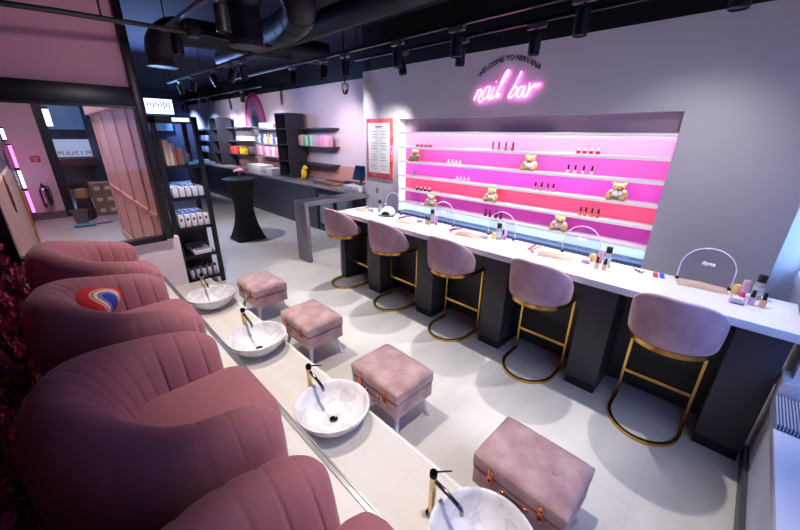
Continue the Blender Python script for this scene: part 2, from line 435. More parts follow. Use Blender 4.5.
chair_y = [.42, 1.50, 2.61, 3.74]
labels = ['rose tub armchair nearest the camera, cut by the bottom edge of the picture',
          'rose tufted tub armchair, largest in view, second from the camera',
          'rose tufted tub armchair with the striped rainbow cushion on it',
          'rose tub armchair furthest away, below the glazed partition']
for i, y in enumerate(chair_y):
    if i == 0: chair.location = (.10, y, .27); chair['label'] = labels[0]
    else: dup(chair, (.10, y, .27), label=labels[i])

# rainbow cushion on the third chair
def rainbow_mat():
    m = bpy.data.materials.new('rainbow_stripes'); m.use_nodes = True; nt = m.node_tree; b = nt.nodes['Principled BSDF']; b.inputs['Roughness'].default_value = .85
    tc = nt.nodes.new('ShaderNodeTexCoord'); vm = nt.nodes.new('ShaderNodeVectorMath'); vm.operation = 'SUBTRACT'; vm.inputs[1].default_value = (.0, -.11, 0)
    mp = nt.nodes.new('ShaderNodeMapping'); mp.inputs['Scale'].default_value = (1, 1, 0)
    ln = nt.nodes.new('ShaderNodeVectorMath'); ln.operation = 'LENGTH'
    r = nt.nodes.new('ShaderNodeValToRGB'); r.color_ramp.interpolation = 'CONSTANT'
    st = ((0, '#2a2f9e'), (.05, '#7c86d8'), (.06, '#8a6a58'), (.074, '#e6dcd8'), (.09, '#c08a28'), (.104, '#d9b6a8'), (.114, '#d8161c'))
    for i, (p, h) in enumerate(st):
        e = r.color_ramp.elements[i] if i < 2 else r.color_ramp.elements.new(p); e.position = p; e.color = (*srgb(h), 1)
    L = nt.links.new; L(tc.outputs['Object'], vm.inputs[0]); L(vm.outputs[0], mp.inputs['Vector']); L(mp.outputs[0], ln.inputs[0]); L(ln.outputs['Value'], r.inputs['Fac']); L(r.outputs['Color'], b.inputs['Base Color']); return m
mb = MB()
poly = [(-.20, -.10)]+[(.20*math.cos(a), -.10+.26*math.sin(a)) for a in [PI-PI*k/24 for k in range(25)]]
pl = []
def cush(i, j):
    a = 2*PI*i/40; t = j/10
    # half-disc outline
    if math.sin(a) >= 0: ox, oy = .2*math.cos(a), -.11+.25*math.sin(a)
    else: ox, oy = .2*math.cos(a), -.11+.03*math.sin(a)
    ph = PI*t; k = math.sin(ph)**.6 if 0 < t < 1 else 0
    return (ox*k, (oy-.0)*k+(-.02)*(1-k), -.075*math.cos(ph))
mb.grid(40, 11, cush, cu=True); bmesh.ops.remove_doubles(mb.bm, verts=mb.bm.verts, dist=1e-5)
cu = mb.build('rainbow_cushion', rainbow_mat(), smooth=80)
CUSH = cu
tag(cu, 'half-round red cushion with rainbow stripes lying in an armchair', 'cushion')

# ------------------------------------------------------------------ foot basins and taps
def basin():
    root = thing('foot_basin', 'x', 'basin', group='marble foot basins on the step')
    prof = [(.0, .0), (.10, .0), (.125, .006), (.17, .045), (.205, .085), (.226, .118), (.234, .142), (.234, .148), (.228, .151), (.217, .147), (.206, .12), (.185, .085), (.15, .05), (.1, .028), (.03, .02), (0.028, .018), (0, .018)]
    o = MB().lathe(prof, seg=56).build('bowl', M_marble, root, smooth=50)
    d = MB().lathe([(.0, .0), (.024, .0), (.027, .003), (.024, .006), (.016, .004), (.0, .003)], seg=20)
    tag(d.build('drain', mat('dark_steel', '#3a3a40', .2, 1), root, loc=(0, 0, .019)), 'dark steel drain')
    return root
def tap():
    root = thing('basin_tap', 'x', 'tap', group='tall gold basin taps on the step')
    MB().lathe([(0, 0), (.027, 0), (.027, .006), (.0, .008)], seg=20).build('base_ring', M_chrome, root)
    MB().lathe([(0, .006), (.0175, .006), (.0175, .255), (0, .257)], seg=24).build('column', M_palegold, root)
    MB().lathe([(0, .257), (.019, .257), (.019, .282), (.016, .287), (0, .287)], seg=24).build('cap', mat('black_chrome', '#1c1c22', .12, .9), root)
    MB().tube(crom([(0, -.015, .235), (0, -.08, .225), (0, -.13, .212), (0, -.155, .203), (0, -.165, .19), (0, -.166, .172)], 4), .0105, 12).build('spout', M_chrome, root)
    MB().cyl((.015, 0, .27), (.07, -.055, .277), .005, .0035, 10).build('lever', M_chrome, root)
    return root
B = basin(); Tp = tap()
by = [3.72, 2.60, 1.50, .405]
bl = ['white marble foot basin furthest away, by the black product rack', 'white marble foot basin second from the product rack', 'white marble foot basin third from the rack, dark drain in clear view', 'white marble foot basin nearest the camera, cut by the bottom edge']
tl = ['gold tap of the furthest marble basin, in front of the black rack', 'gold tap with dark spout over the second marble basin from the rack', 'gold tap with dark spout over the third marble basin from the rack', 'tall gold tap with black cap nearest the camera']
for i, y in enumerate(by):
    b = B if i == 0 else dup(B, (0, 0, 0)); b.location = (.924, y, .12); b['label'] = bl[i]
    t = Tp if i == 0 else dup(Tp, (0, 0, 0)); t.location = (.93, y+.28, .12); t['label'] = tl[i]

# ------------------------------------------------------------------ suitcase ottomans
def ottoman():
    root = thing('ottoman', 'x', 'ottoman', group='pink velvet suitcase ottomans')
    w, l = .345, .455           # across and along the row
    body = MB().box((0, 0, .237), (w, l, .118), .014, 3).build('body', M_velvet_o, root)
    lid = MB().box((0, 0, .340), (w+.006, l+.008, .08), .012, 3)
    def padtop(i, j):
        u, v = i/36*2-1, j/48*2-1
        e = max(0, 1-abs(u)**7)*max(0, 1-abs(v)**9)
        x, y = u*(w+.004)/2, v*(l+.006)/2
        dip = sum(math.exp(-((x)**2+(y-s*.105)**2)/.0011) for s in (-1, 1))
        return (x, y, .372+.028*e**.55-.016*dip*e+.0015*math.sin(37*x+11*y)*e)
    lid.grid(37, 49, padtop)
    bm = lid.bm
    lid.build('lid', M_velvet_o, root)
    MB().box((0, 0, .2975), (w-.004, l-.004, .006)).build('seam', mat('dark_velvet_seam', '#86626b', .9), root)
    for y in (-.105, .105):
        MB().ell((0, 0, 0), (.014, .014, .005), 14).build('button', M_velvet_o, root, loc=(0, y, .388))
    for y in (-.125, .125):
        m = MB()
        m.box((-w/2-.004, y, .307), (.008, .028, .075), .003)
        m.box((-w/2-.010, y, .315), (.008, .018, .03), .003)
        for dz in (-.032, .036): m.ell((-w/2-.008, y, .307+dz), (.006, .016, .012), 10)
        m.tube([(-w/2-.014, y+.014*math.cos(a), .300+.018*math.sin(a)) for a in [2*PI*k/14 for k in range(14)]], .0025, 6, closed=True)
        m.build('latch', M_copper, root)
    m = MB(); m.tube(crom([(-w/2-.004, -.06, .262), (-w/2-.014, -.05, .24), (-w/2-.016, 0, .232), (-w/2-.014, .05, .24), (-w/2-.004, .06, .262)], 5), .0075, 8)
    m.build('handle', mat('pink_leather_handle', '#8a5d62', .6), root)
    for y in (-.06, .06): MB().box((-w/2-.003, y, .265), (.01, .022, .022), .003).build('handle_mount', M_copper, root)
    for sx in (-1, 1):
        for sy in (-1, 1):
            m = MB(); m.cyl((sx*(w/2-.055), sy*(l/2-.06), .182), (sx*(w/2-.012), sy*(l/2-.015), 0), .021, .013, 16)
            m.build('leg', M_white, root)
    return root
O = ottoman()
ol = ['pink velvet suitcase ottoman furthest away, beside the furthest basin', 'pink velvet suitcase ottoman second furthest, beside the second basin', 'pink velvet suitcase ottoman with white legs beside the third basin', 'pink velvet suitcase ottoman nearest the camera with two top buttons']
for i, y in enumerate([3.43, 2.43, 1.40, .395]):
    o = O if i == 0 else dup(O, (0, 0, 0)); o.location = (1.345, y, 0); o['label'] = ol[i]

# ------------------------------------------------------------------ nail bar counter
ct = thing('nail_bar_counter', 'long white nail bar counter on charcoal columns', 'counter', (2.8, 1.65, 0))
def part(name, mb, m, root, label=None, **k):
    o = mb.build(name, m, root, **k); o.location = Vector(o.location)-root.location if not k.get('loc') else o.location
    if label: o['label'] = label
    return o
part('worktop', MB().b2(2.545, 3.058, -.405, 3.70, .868, .92, .004), M_worktop, ct, 'glossy white worktop')
part('back_panel', MB().b2(2.90, 2.93, -.39, 3.66, 0, .868), M_charcoal, ct)
for k in range(5):
    y1 = -.39+.82*k
    part('column', MB().b2(2.572, 2.90, y1, y1+.225, .075, .868, .002), M_charcoal, ct)
    part('kick', MB().b2(2.575, 2.90, y1+.004, y1+.221, 0, .075), M_kick, ct)
part('end_panel', MB().b2(2.556, 3.05, 3.672, 3.69, 0, .868), M_white, ct, 'white end panel')
part('end_column', MB().b2(2.575, 2.90, 3.60, 3.672, 0, .868), M_charcoal, ct)

# ------------------------------------------------------------------ bar stools
def stool():
    root = thing('bar_stool', 'x', 'bar stool', group='pink velvet bar stools at the nail bar')
    # brass U base on the floor, open towards the counter (+x)
    U = [(.21, .205, .012)]+[(.03-.24*math.sin(a), .205*math.cos(a), .012) for a in [PI*k/24 for k in range(25)]]+[(.21, -.205, .012)]
    MB().tube(U, .01, flat=(.011, .012)).build('base', M_gold, root, smooth=30)
    for sy in (-1, 1):
        MB().b2(.194, .216, sy*.205-.0085, sy*.205+.0085, .012, .675).build('leg', M_gold, root)
    MB().b2(.196, .214, -.205, .205, .215, .24).build('footrest', M_gold, root)
    # brass band under the shell
    RX, RY = .218, .214
    Uo = [(.205, RY, .685)]+[(.0-RX*math.sin(a), RY*math.cos(a), .685) for a in [PI*k/28 for k in range(29)]]+[(.205, -RY, .685)]
    MB().tube(Uo, .01, flat=(.008, .016)).build('seat_band', M_gold, root, smooth=40)
    MB().lathe([(0, .67), (.19, .67), (.205, .68), (.205, .70), (0, .702)], seg=36).build('seat_base', M_black, root)
    # seat pad
    m = MB(); m.lathe([(0, .70), (.190, .70), (.198, .71), (.196, .74), (.175, .755), (0, .765)], seg=40)
    m.build('seat', M_velvet, root, smooth=60)
    # curved shell backrest: taller at the back, sloping down to the front
    nu, TH = 61, .026
    ring = 14
    def fn(i, j):
        t = i/(nu-1); a = -1.13*PI/2+t*1.13*PI        # sweeps round the back
        s = abs(2*t-1)
        f_ = 1 if s < .12 else max(0, 1-((s-.12)/.90)**1.9)**.72
        bot = .697; top = bot+.055+.273*f_
        q = 2*PI*j/ring
        endk = math.sqrt(max(0.0, 1-max(0, (s-.93)/.07)**2)) if s > .93 else 1
        endk = max(endk, .3)
        zc, hz = (top+bot)/2, (top-bot)/2
        # rounded slab cross-section
        cx_, sz_ = math.cos(q), math.sin(q)
        e = .45
        rr = TH*math.copysign(abs(cx_)**e, cx_)*endk
        z = zc+hz*math.copysign(abs(sz_)**e, sz_)*(endk*.25+.75)
        flare = .018*((z-bot)/.34)
        r = .205+flare+rr
        return (-r*math.cos(a)*1.0, r*math.sin(a)*1.0, z)
    m = MB(); vs, f = m.grid(nu, ring, fn, cv=True)
    for e in (0, nu-1): m.bm.faces.new([vs[e*ring+j] for j in range(ring)])
    o = m.build('backrest', M_velvet, root, smooth=60, loc=(-.018, 0, .008)); subd(o, 1)
    return root
st = stool()
sl = ['pink velvet bar stool nearest the camera, whole brass base in view', 'pink velvet bar stool second nearest the camera at the nail bar', 'pink velvet bar stool in the middle of the row of five', 'pink velvet bar stool second furthest from the camera', 'pink velvet bar stool furthest away, beside the grey side table']
for i in range(5):
    o = st if i == 0 else dup(st, (0, 0, 0)); o.location = (2.525-.008*i, .10+.838*i, 0); o['label'] = sl[i]
# ------------------------------------------------------------------ things on the counter
CZ = .92
order = ['nearest the camera', 'second from the camera', 'in the middle of the counter', 'second furthest along the counter', 'at the far end of the counter']
WX = frame((0, 0, 0), (0, -1, 0), (0, 0, 1))
def arch(name='arch_screen'):
    root = thing(name, 'x', 'screen', group='clear arched screens along the counter')
    ro, H0 = .144, .26
    out = [(.144, .0)]+[(.144*math.cos(a), .105+.144*math.sin(a)) for a in [PI*k/30 for k in range(31)]]+[(-.144, 0)]
    m = MB(); m.prism(out, .006, M=frame((.003, 0, .004), (0, -1, 0), (0, 0, 1)))
    m.build('panel', M_acrylic, root)
    m = MB(); m.tube([(0, a, b+.004) for a, b in out], .0035, 8); m.build('rim', mat('frosted_acrylic_edge', '#e6dcff', .25, emit=('#e9d9ff', .12)), root)
    for s in (-1, 1):
        MB().box((0, s*.14, .008), (.035, .022, .016), .003).build('foot', M_blackgl, root)
    return root
ar = arch()
def arch_logo(root, t='dyos'):
    m = MB(); text_bm(m, t, .038, frame((-.006, 0, .15), (0, -1, 0), (0, 0, 1)), .001)
    m.build('logo', mat('white_lettering', '#f4f4ff', .4, emit=('#e8f0ff', .8)), root, smooth=0)
arch_y = [.05, .86, 1.60, 2.32, 3.13]
for i, y in enumerate(arch_y):
    o = ar if i == 0 else dup(ar, (0, 0, 0)); o.location = (3.025, y, CZ)
    o['label'] = 'clear acrylic arched screen standing on the counter, '+order[i]
    if i == 0: pass
arches = [o for o in COL.objects if o.name.startswith('arch_screen')]
for o in arches[:4]: arch_logo(o)

def towel():
    m = MB()
    def fn(i, j):
        u, v = i/23-.5, j/13-.5
        h = .026*max(0, 1-(2*v)**4)**.5*max(0, 1-(2*u)**8)**.5
        h *= .75+.25*math.sin(6*u+1)+.15*math.sin(11*v+5*u)
        return (v*.115+.012*math.sin(5*u), u*.27, h)
    m.grid(24, 14, fn)
    m.b2(-.05, .05, -.125, .125, 0, .006, .002)
    return m
M_towel = mat('beige_towel', '#bf9d91', .95, noise=(60, '#d0b3a6', .3, .7), bump=(180, .5))
tw = towel().build('folded_towel', M_towel, smooth=60)
tag(tw, 'x', 'towel', 'folded beige towels on the counter')
for i, (x, y, r) in enumerate([(2.955, .045, .22), (2.84, .99, .3), (2.84, 1.86, .25), (2.78, 2.65, .3), (2.82, 3.48, .25)]):
    o = tw if i == 0 else tw.copy()
    if i: COL.objects.link(o)
    o.location = (x, y, CZ); o.rotation_euler = (0, 0, r)
    o['label'] = 'folded beige towel on the white counter, '+order[i]
# flat white tray under the nearest towel
M_boxclear = mat('clear_plastic', '#e8e6ee', .1, trans=.75, ior=1.3)
def polish(name, cap, liquid, group, label, h=.052, capz=.045, w=.024):
    root = thing(name, label, 'nail polish', group=group)
    m = MB(); m.box((0, 0, h/2), (w, w, h), .004, 2); m.cyl((0, 0, h-.002), (0, 0, h+.004), .007, seg=12)
    m.build('bottle', liquid, root)
    MB().cyl((0, 0, h+.002), (0, 0, h+capz), .0105, .0085, 14).build('cap', cap, root)
    return root
def liq(h): return mat('polish_'+h.strip('#'), h, .08, coat=1)
M_capb = mat('black_cap', '#0c0b0e', .3)
M_capw = mat('white_cap', '#f2eff2', .3)
def tallb(loc, label):
    root = thing('spray_bottle', label, 'bottle', loc, group='tall clear bottles with black caps')
    MB().lathe([(0, 0), (.024, 0), (.026, .004), (.026, .105), (.02, .118), (0, .12)], seg=20).build('bottle', mat('milky_clear_bottle', '#d9d6e4', .1, trans=.5), root)
    MB().lathe([(.0265, .03), (.0268, .032), (.0268, .08), (.0265, .082)], seg=20).build('sticker', mat('pale_blue_label', '#b9c8dc', .5), root)
    MB().lathe([(0, .112), (.022, .112), (.022, .155), (.018, .16), (0, .16)], seg=20).build('cap', M_capb, root)
    return root
def tube_cream(loc, label):
    root = thing('hand_cream_tube', label, 'tube', loc, group='pink hand cream tubes')
    m = MB(); m.lathe([(0, .03), (.017, .03), (.019, .05), (.017, .11), (.0, .112)], seg=18, sy=1.0, sx=.75); m.build('tube', mat('pale_pink_tube', '#e9b5d3', .4), root)
    MB().cyl((0, 0, 0), (0, 0, .032), .015, seg=18).build('cap', mat('hot_pink_cap', '#ee4a9a', .35), root)
    return root
def cotton_box(loc, label):
    root = thing('cotton_pad_box', label, 'box', loc, rz=.1, group='clear boxes of cotton pads')
    m = MB(); m.b2(-.03, .03, -.034, .034, 0, .004); m.b2(-.03, -.027, -.034, .034, 0, .05); m.b2(.027, .03, -.034, .034, 0, .05); m.b2(-.03, .03, -.034, -.031, 0, .05); m.b2(-.03, .03, .031, .034, 0, .05)
    m.build('box', M_acrylic, root)
    m = MB(); m.box((0, 0, .022), (.046, .05, .034), .008); m.build('cotton_pads', mat('cotton', '#f3eeea', .95), root)
    return root
def sponge(loc, label):
    m = MB(); m.lathe([(0, 0), (.02, 0), (.028, .012), (.03, .035), (.024, .06), (.0, .07)], seg=18, sx=.6)
    o = m.build('orange_oil_jar', mat('amber_oil', '#ecc87e', .15, coat=.6), loc=loc); tag(o, label, 'jar', 'amber jars by the cotton boxes'); return o
clus = [((2.97, -.215), (2.835, -.195), (2.835, -.245), (2.95, -.155), (2.80, -.135), (2.98, -.125)),
        ((2.90, .62), (2.80, .66), (2.80, .605), (2.95, .68), (2.87, .755), (2.95, .735)),
        ((2.95, 1.585), (2.98, 1.55), None, (2.99, 1.54), (2.88, 1.69), (2.93, 1.62)),
        ((2.96, 2.43), (2.89, 2.455), (2.88, 2.41), (2.94, 2.36), (2.90, 2.56), None),
        ((2.93, 3.28), None, None, (2.99, 3.24), (2.86, 3.38), None)]
pc = [('#c9a9d2', '#e8b39c'), ('#c5a594', '#c9a08f'), ('#b79ad0', None), ('#d8b29a', '#caa390'), (None, None)]
for i, c in enumerate(clus):
    tallb((*c[0], CZ), 'tall clear bottle with black cap on the counter, '+order[i])
    if c[3]: tube_cream((*c[3], CZ), 'pink hand cream tube standing on the counter, '+order[i])
    if c[4]: cotton_box((*c[4], CZ), 'clear box of cotton pads on the counter, '+order[i])
    if c[5]: sponge((*c[5], CZ), 'amber jar on the white counter, '+order[i])
    nm = ('left', 'right')
    for k in (0, 1):
        if c[1+k] and pc[i][k]:
            p = polish('nail_polish', M_capb, liq(pc[i][k]), 'black-capped polishes on the counter', '%s of the black-capped polish bottles on the counter, %s' % (nm[k], order[i]), h=.048, capz=.045, w=.03)
            p.location = (*c[1+k], CZ)
# nail files and pink clips
filecols = [('#c2364a', '#3b4fd0'), ('#c84a84', '#c9a070'), ('#a8487a', '#6d4058'), ('#9a4470', '#5a3a58'), ('#94405e', '#6a4058')]
for i, (x, y) in enumerate([(2.97, .31), (2.95, 1.24), (2.95, 2.12), (2.95, 2.88), (2.93, 3.60)]):
    for k in range(2):
        c = filecols[i][k]
        o = MB().box((0, 0, .004), (.20 if i else .1, .02 if i else .03, .005), .002).build('nail_file', mat('file_'+c.strip('#'), c, .7), loc=(x+.012*k, y-.038*k, CZ+.0), rz=.1-.2*k if i else .2)
        tag(o, '%s nail file lying on the counter, %s' % (('pinkish red', 'blue')[k] if i == 0 else ('pink', 'duller')[k], order[i]), 'nail file', 'nail files on the counter')
    if i: 
        o = MB().box((0, 0, .005), (.05, .016, .008), .003).build('cuticle_clip', mat('hot_pink_plastic', '#e0307c', .4), loc=(x-.13, y-.06, CZ), rz=.7)
        tag(o, 'small hot pink clip on the counter, '+order[i], 'clip', 'hot pink clips')
for k, (x, y) in enumerate([(2.95, .40), (2.975, .425)]):
    m = MB(); m.tube([(0.016*math.cos(a), .016*math.sin(a), .004) for a in [2*PI*j/16 for j in range(16)]], .003, 6, closed=True); m.tube([(.016, 0, .004), (.06, .012, .004)], .003, 6)
    tag(m.build('scissors' if k else 'nail_clipper', M_chrome, loc=(x, y, CZ), rz=-.5+k), ('small steel nail clipper on the counter nearest the window', 'small steel scissors by the nail clipper')[k], ('nail clipper', 'scissors')[k])
# curing lamp at the far station
lm = thing('curing_lamp', 'white rounded nail curing lamp with black opening on the counter', 'lamp', (2.88, 3.09, CZ), rz=.6); lm.scale = (1.0, 1.0, 1.0)
m = MB()
def lampf(i, j):
    a = PI*i/20; t = j/12
    k = (1-(2*t-1)**4*.35)
    return (-.10+.22*t, .095*math.cos(a)*k, .012+.085*math.sin(a)*k)
vs, f = m.grid(21, 13, lampf)
for e in (0, 12): m.bm.faces.new([vs[i*13+e] for i in range(21)])
m.build('housing', mat('white_plastic', '#f1eff4', .25), lm)
m = MB(); m.prism([(.05*math.cos(a), .045*math.sin(a)) for a in [PI*k/16 for k in range(17)]], .006, M=frame((-.1005, 0, .018), (0, -1, 0), (0, 0, 1))); m.build('opening', M_blackgl, lm)
MB().box((.01, 0, .006), (.22, .19, .012), .004).build('base', M_blackgl, lm)

# ------------------------------------------------------------------ display niche
SZ = [1.704, 1.504, 1.300, 1.102, .905]
rowcol = ['#f2a4d6', '#ea68be', '#e25cc6', '#e2557c', '#b4409a', '#d6e8f6']
edges = [1.901]+SZ+[.755]
names6 = ['palest pink', 'bright pink', 'violet pink', 'coral red', 'purple', 'blue-lit white']
pl_ = ['top', 'second', 'third', 'fourth', 'fifth', 'lowest']
nd = thing('display_niche', 'wide lit pink wall display with rows of coloured gloss panels', 'display', (XW+.08, (NY0+NY1)/2, .60))
def npart(name, x0, x1, y0, y1, z0, z1, m, label=None):
    L = nd.location; o = MB().b2(x0-L.x, x1-L.x, y0-L.y, y1-L.y, z0-L.z, z1-L.z).build(name, m, nd)
    if label: o['label'] = label
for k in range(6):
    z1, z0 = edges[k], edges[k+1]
    npart('back_panel', XW+.148, XW+.159, NY0, NY1, z0, z1, mat('gloss_panel_%d' % k, rowcol[k], .12, emit=(rowcol[k], .24 if k < 5 else .62)), names6[k]+' gloss back panel, '+pl_[k]+' row')  # panels glow faintly to carry LED strip light, lowest tinted by blue light
npart('mirror_strip', XW+.13, XW+.148, NY0, NY1, 1.905, NZ1-.001, mat('mauve_mirror_gloss', '#cdb0c6', .22, 0), 'mauve mirror strip above the shelves')
npart('glowing_reveal', XW+.02, XW+.147, NY1-.012, NY1-.002, .76, 1.87, emis('reveal_glow_white', '#f1efff', 1.3), 'white end reveal, its bright light put in as glow')  # far reveal of the niche, its overexposed brightness put in as glow
npart('plinth', XW+.002, XW+.147, NY0, NY1, .60, .74, mat('slate_blue_plinth', '#6d84ad', .4), 'slate blue plinth')
M_shelf = mat('white_gloss_shelf', '#eeeaf3', .25)
for k, z in enumerate([1.901]+SZ):
    h = .03
    rt = thing('display_shelf', 'long white %s of the lit pink display, %s' % ('light ledge' if k == 0 else 'shelf', ('above the shelves', 'topmost', 'second from the top', 'third from the top', 'fourth from the top', 'lowest')[k]), 'shelf', (XW+.075, (NY0+NY1)/2, z-h), group='white display shelves')
    MB().box((0, 0, h/2), (.146, NY1-NY0-.002, h), .003).build('board', M_shelf, rt)
    tag(MB().box((-.0735, 0, h/2), (.002, NY1-NY0-.004, .022)).build('light_strip', emis('edge_light', '#f4ecf6', .72), rt), 'glowing white edge strip')
# teddy bears
M_fur = mat('tan_plush', '#c99a5c', .95, noise=(90, '#dcb67c', .3, .7), bump=(160, .8))
M_fur2 = mat('cream_plush', '#e4c99a', .95, bump=(160, .8))
M_shirt = mat('white_t_shirt', '#f3f0f3', .9, bump=(120, .3))
def teddy():
    root = thing('teddy_bear', 'x', 'teddy bear', group='teddy bears on the lit shelves')     # faces -x, base at seat
    m = MB()
    m.ell((0.01, 0, .062), (.042, .05, .06), 18)
    m.ell((-.008, 0, .150), (.044, .052, .048), 20)
    for s in (-1, 1):
        m.ell((.0, s*.042, .188), (.010, .019, .018), 14)
        m.tube([(.0, s*.042, .10), (-.02, s*.066, .075), (-.035, s*.07, .055)], [.021, .02, .018], 12); m.ell((-.037, s*.07, .053), (.019, .019, .019), 12)
        m.tube([(-.0, s*.035, .026), (-.05, s*.055, .024), (-.062, s*.058, .026)], [.026, .024, .022], 12); m.ell((-.066, s*.058, .03), (.018, .026, .03), 14)
    m.build('body', M_fur, root, smooth=70)
    m = MB(); m.lathe([(.035, .03), (.05, .04), (.0535, .06), (.047, .088), (.034, .106), (.028, .108)], seg=20, sx=.86)
    for s in (-1, 1): m.tube([(.0, s*.036, .102), (-.012, s*.058, .084)], [.026, .025], 12)
    m.build('shirt', M_shirt, root, smooth=60)
    MB().ell((-.046, 0, .136), (.019, .023, .018), 14).build('muzzle', M_fur2, root, smooth=70)
    MB().ell((-.064, 0, .143), (.005, .008, .006), 10).build('nose', M_blackgl, root, smooth=70)
    for s in (-1, 1):
        MB().ell((-.0085, s*.042, .188), (.006, .011, .011), 10).build('inner_ear', M_fur2, root, smooth=70)
        MB().ell((-.082, s*.058, .03), (.006, .018, .021), 12).build('foot_pad', M_fur2, root, smooth=70)
        MB().ell((-.046, s*.020, .162), (.004, .005, .005), 10).build('eye', M_blackgl, root, smooth=70)
    return root
td = teddy()
for i, (y, k, r, lab) in enumerate([(3.57, 1, .1, 'teddy bear in a white shirt on the second shelf, far end'), (1.81, 1, .05, 'teddy bear in a white shirt on the second shelf, near its middle'),
    (.88, 2, 0, 'teddy bear in a white shirt on the third shelf, right end'), (2.25, 3, .05, 'teddy bear in a white shirt on the red row shelf'),
    (3.23, 4, .3, 'teddy bear on the lowest shelf towards its far left end'), (1.37, 4, .05, 'teddy bear on the lowest shelf right of the black-capped bottles')]):
    o = td if i == 0 else dup(td, (0, 0, 0)); o.location = (XW+.06, y*.978, SZ[k]); o.rotation_euler = (0, 0, r); o['label'] = lab; o.scale = (.86, 1.06, .82)
# polish rows: (shelf, ys, kind)
rows = [(0, (3.50, 3.42, 3.34, 3.26), 'w', '#d8577a', 'white-capped red polish in the set of four on the top shelf, far end'),
        (0, (2.28, 2.2, 2.11, 2.02), 'b', '#c9807a', 'black-capped polish in the set of four on the top shelf'),
        (0, (1.30, 1.24, 1.18, 1.12), 'w', '#b8284c', 'white-capped red polish in the set of four on the top shelf, near end'),
        (1, (2.93, 2.86, 2.80, 2.74), 'w', '#f0d8e2', 'white-capped pale polish in the set of four on the second shelf'),
        (1, (1.37, 1.30, 1.22, 1.14), 'b', '#e8c4cc', 'black-capped polish in the set of four on the second shelf'),
        (2, (2.77, 2.71, 2.65, 2.59), 'w', '#e6c6dc', 'white-capped polish in the set of four on the third shelf'),
        (2, (1.69, 1.62, 1.55, 1.49), 'b', '#d890a8', 'black-capped polish in the set of four on the third shelf'),
        (3, (3.48, 3.40, 3.32, 3.24), 'w', '#3a2440', 'white-capped polish in the set of four on the red row shelf'),
        (3, (1.17, 1.12, 1.06, 1.00), 'b', '#e07858', 'black-capped orange polish in the set of four on the red row shelf'),
        (4, (2.29, 2.22, 2.14, 2.07), 'b', '#8a2060', 'black-capped polish in the set of four on the lowest shelf')]
for k, ys, c, l, lab in rows:
    src = None
    for y in ys:
        if src is None:
            src = polish('nail_polish', M_capb if c == 'b' else M_capw, liq(l), lab.replace('polish in', 'polishes in'), lab, h=.042 if c == 'b' else .03, capz=.05 if c == 'b' else .03, w=.028 if c == 'b' else .036)
            o = src
        else: o = dup(src, (0, 0, 0))
        o.location = (XW+.045, y*.985, SZ[k])
m = MB(); m.tube([(0, -.03, .004), (0, -.03, .10), (0, .03, .10), (0, .03, .004)], .003, 6, closed=True)
tag(m.build('acrylic_stand', mat('rose_acrylic_edge', '#e88ac4', .2), loc=(XW+.06, 1.16, SZ[2])), 'small empty clear acrylic stand on the third shelf', 'stand')
tag(MB().lathe([(0, 0), (.012, 0), (.012, .07), (.006, .08), (.006, .1), (0, .1)], seg=14).build('clear_bottle', mat('clear_pink_glass', '#f3b8e4', .1, trans=.6), loc=(XW+.06, 3.50, SZ[2])), 'slim clear bottle alone at the far end of the third shelf', 'bottle')

# ------------------------------------------------------------------ neon sign and wall lettering
NB = {'n': [(2.466, 2.349), (2.491, 2.294), (2.513, 2.246), (2.477, 2.311), (2.436, 2.349), (2.42, 2.334), (2.44, 2.28), (2.452, 2.245), (2.434, 2.221), (2.4, 2.236)], 'a': [(2.315, 2.363), (2.35, 2.37), (2.387, 2.332), (2.404, 2.277), (2.38, 2.248), (2.345, 2.276), (2.306, 2.362), (2.327, 2.294), (2.328, 2.255), (2.307, 2.247), (2.284, 2.273)], 'i': [(2.261, 2.361), (2.28, 2.309), (2.292, 2.271), (2.273, 2.252), (2.237, 2.279)], 'idot': [(2.245, 2.411), (2.24, 2.414)], 'l': [(2.236, 2.277), (2.17, 2.385), (2.117, 2.472), (2.103, 2.502), (2.127, 2.502), (2.164, 2.439), (2.203, 2.344), (2.22, 2.278), (2.206, 2.259), (2.181, 2.298)], 'b': [(1.958, 2.487), (1.993, 2.412), (2.037, 2.327), (2.077, 2.252), (2.064, 2.291), (2.026, 2.338), (1.993, 2.344), (1.988, 2.307), (2.018, 2.266), (2.058, 2.247), (2.082, 2.252)], 'a2': [(1.919, 2.341), (1.949, 2.337), (1.976, 2.296), (1.98, 2.255), (1.958, 2.245), (1.927, 2.274), (1.903, 2.346), (1.912, 2.292), (1.912, 2.256), (1.89, 2.246), (1.865, 2.276)], 'r': [(1.855, 2.371), (1.853, 2.338), (1.861, 2.282), (1.873, 2.245), (1.85, 2.292), (1.814, 2.339), (1.788, 2.356), (1.788, 2.325), (1.757, 2.355), (1.747, 2.334)]}
ns = thing('neon_sign', 'glowing pink neon script reading nail bar on the grey-white wall', 'neon sign', (XW, 2.1, 2.2))
for k, v in NB.items():
    m = MB(); m.tube([(-.028, y-2.1, z-2.2) for y, z, _ in crom([(a, b, 0) for a, b in v], 6)], .0085, 8)
    m.build('letter', M_neon, ns, smooth=70)
m = MB()
for y, z in ((2.44, 2.26), (2.34, 2.30), (2.17, 2.385), (2.06, 2.28), (1.95, 2.26), (1.85, 2.29)): m.cyl((0, y-2.1, z-2.2), (-.028, y-2.1, z-2.2), .004, seg=8)
m.build('standoffs', M_white, ns)
m = MB(); txt = 'WELCOME TO NIRVANA'; RR = .545; cz = 2.075; cy = 2.13
RR = .555; cz = 2.07; wid = dict(W=1.3, M=1.15, O=1.12, N=1.02, E=.8, L=.75, T=.85, R=.92, V=1.0, A=1.0, C=1.0, I=.45); wid[' '] = .5
tot = sum(wid[c] for c in txt); a0 = math.radians(40); acc = 0
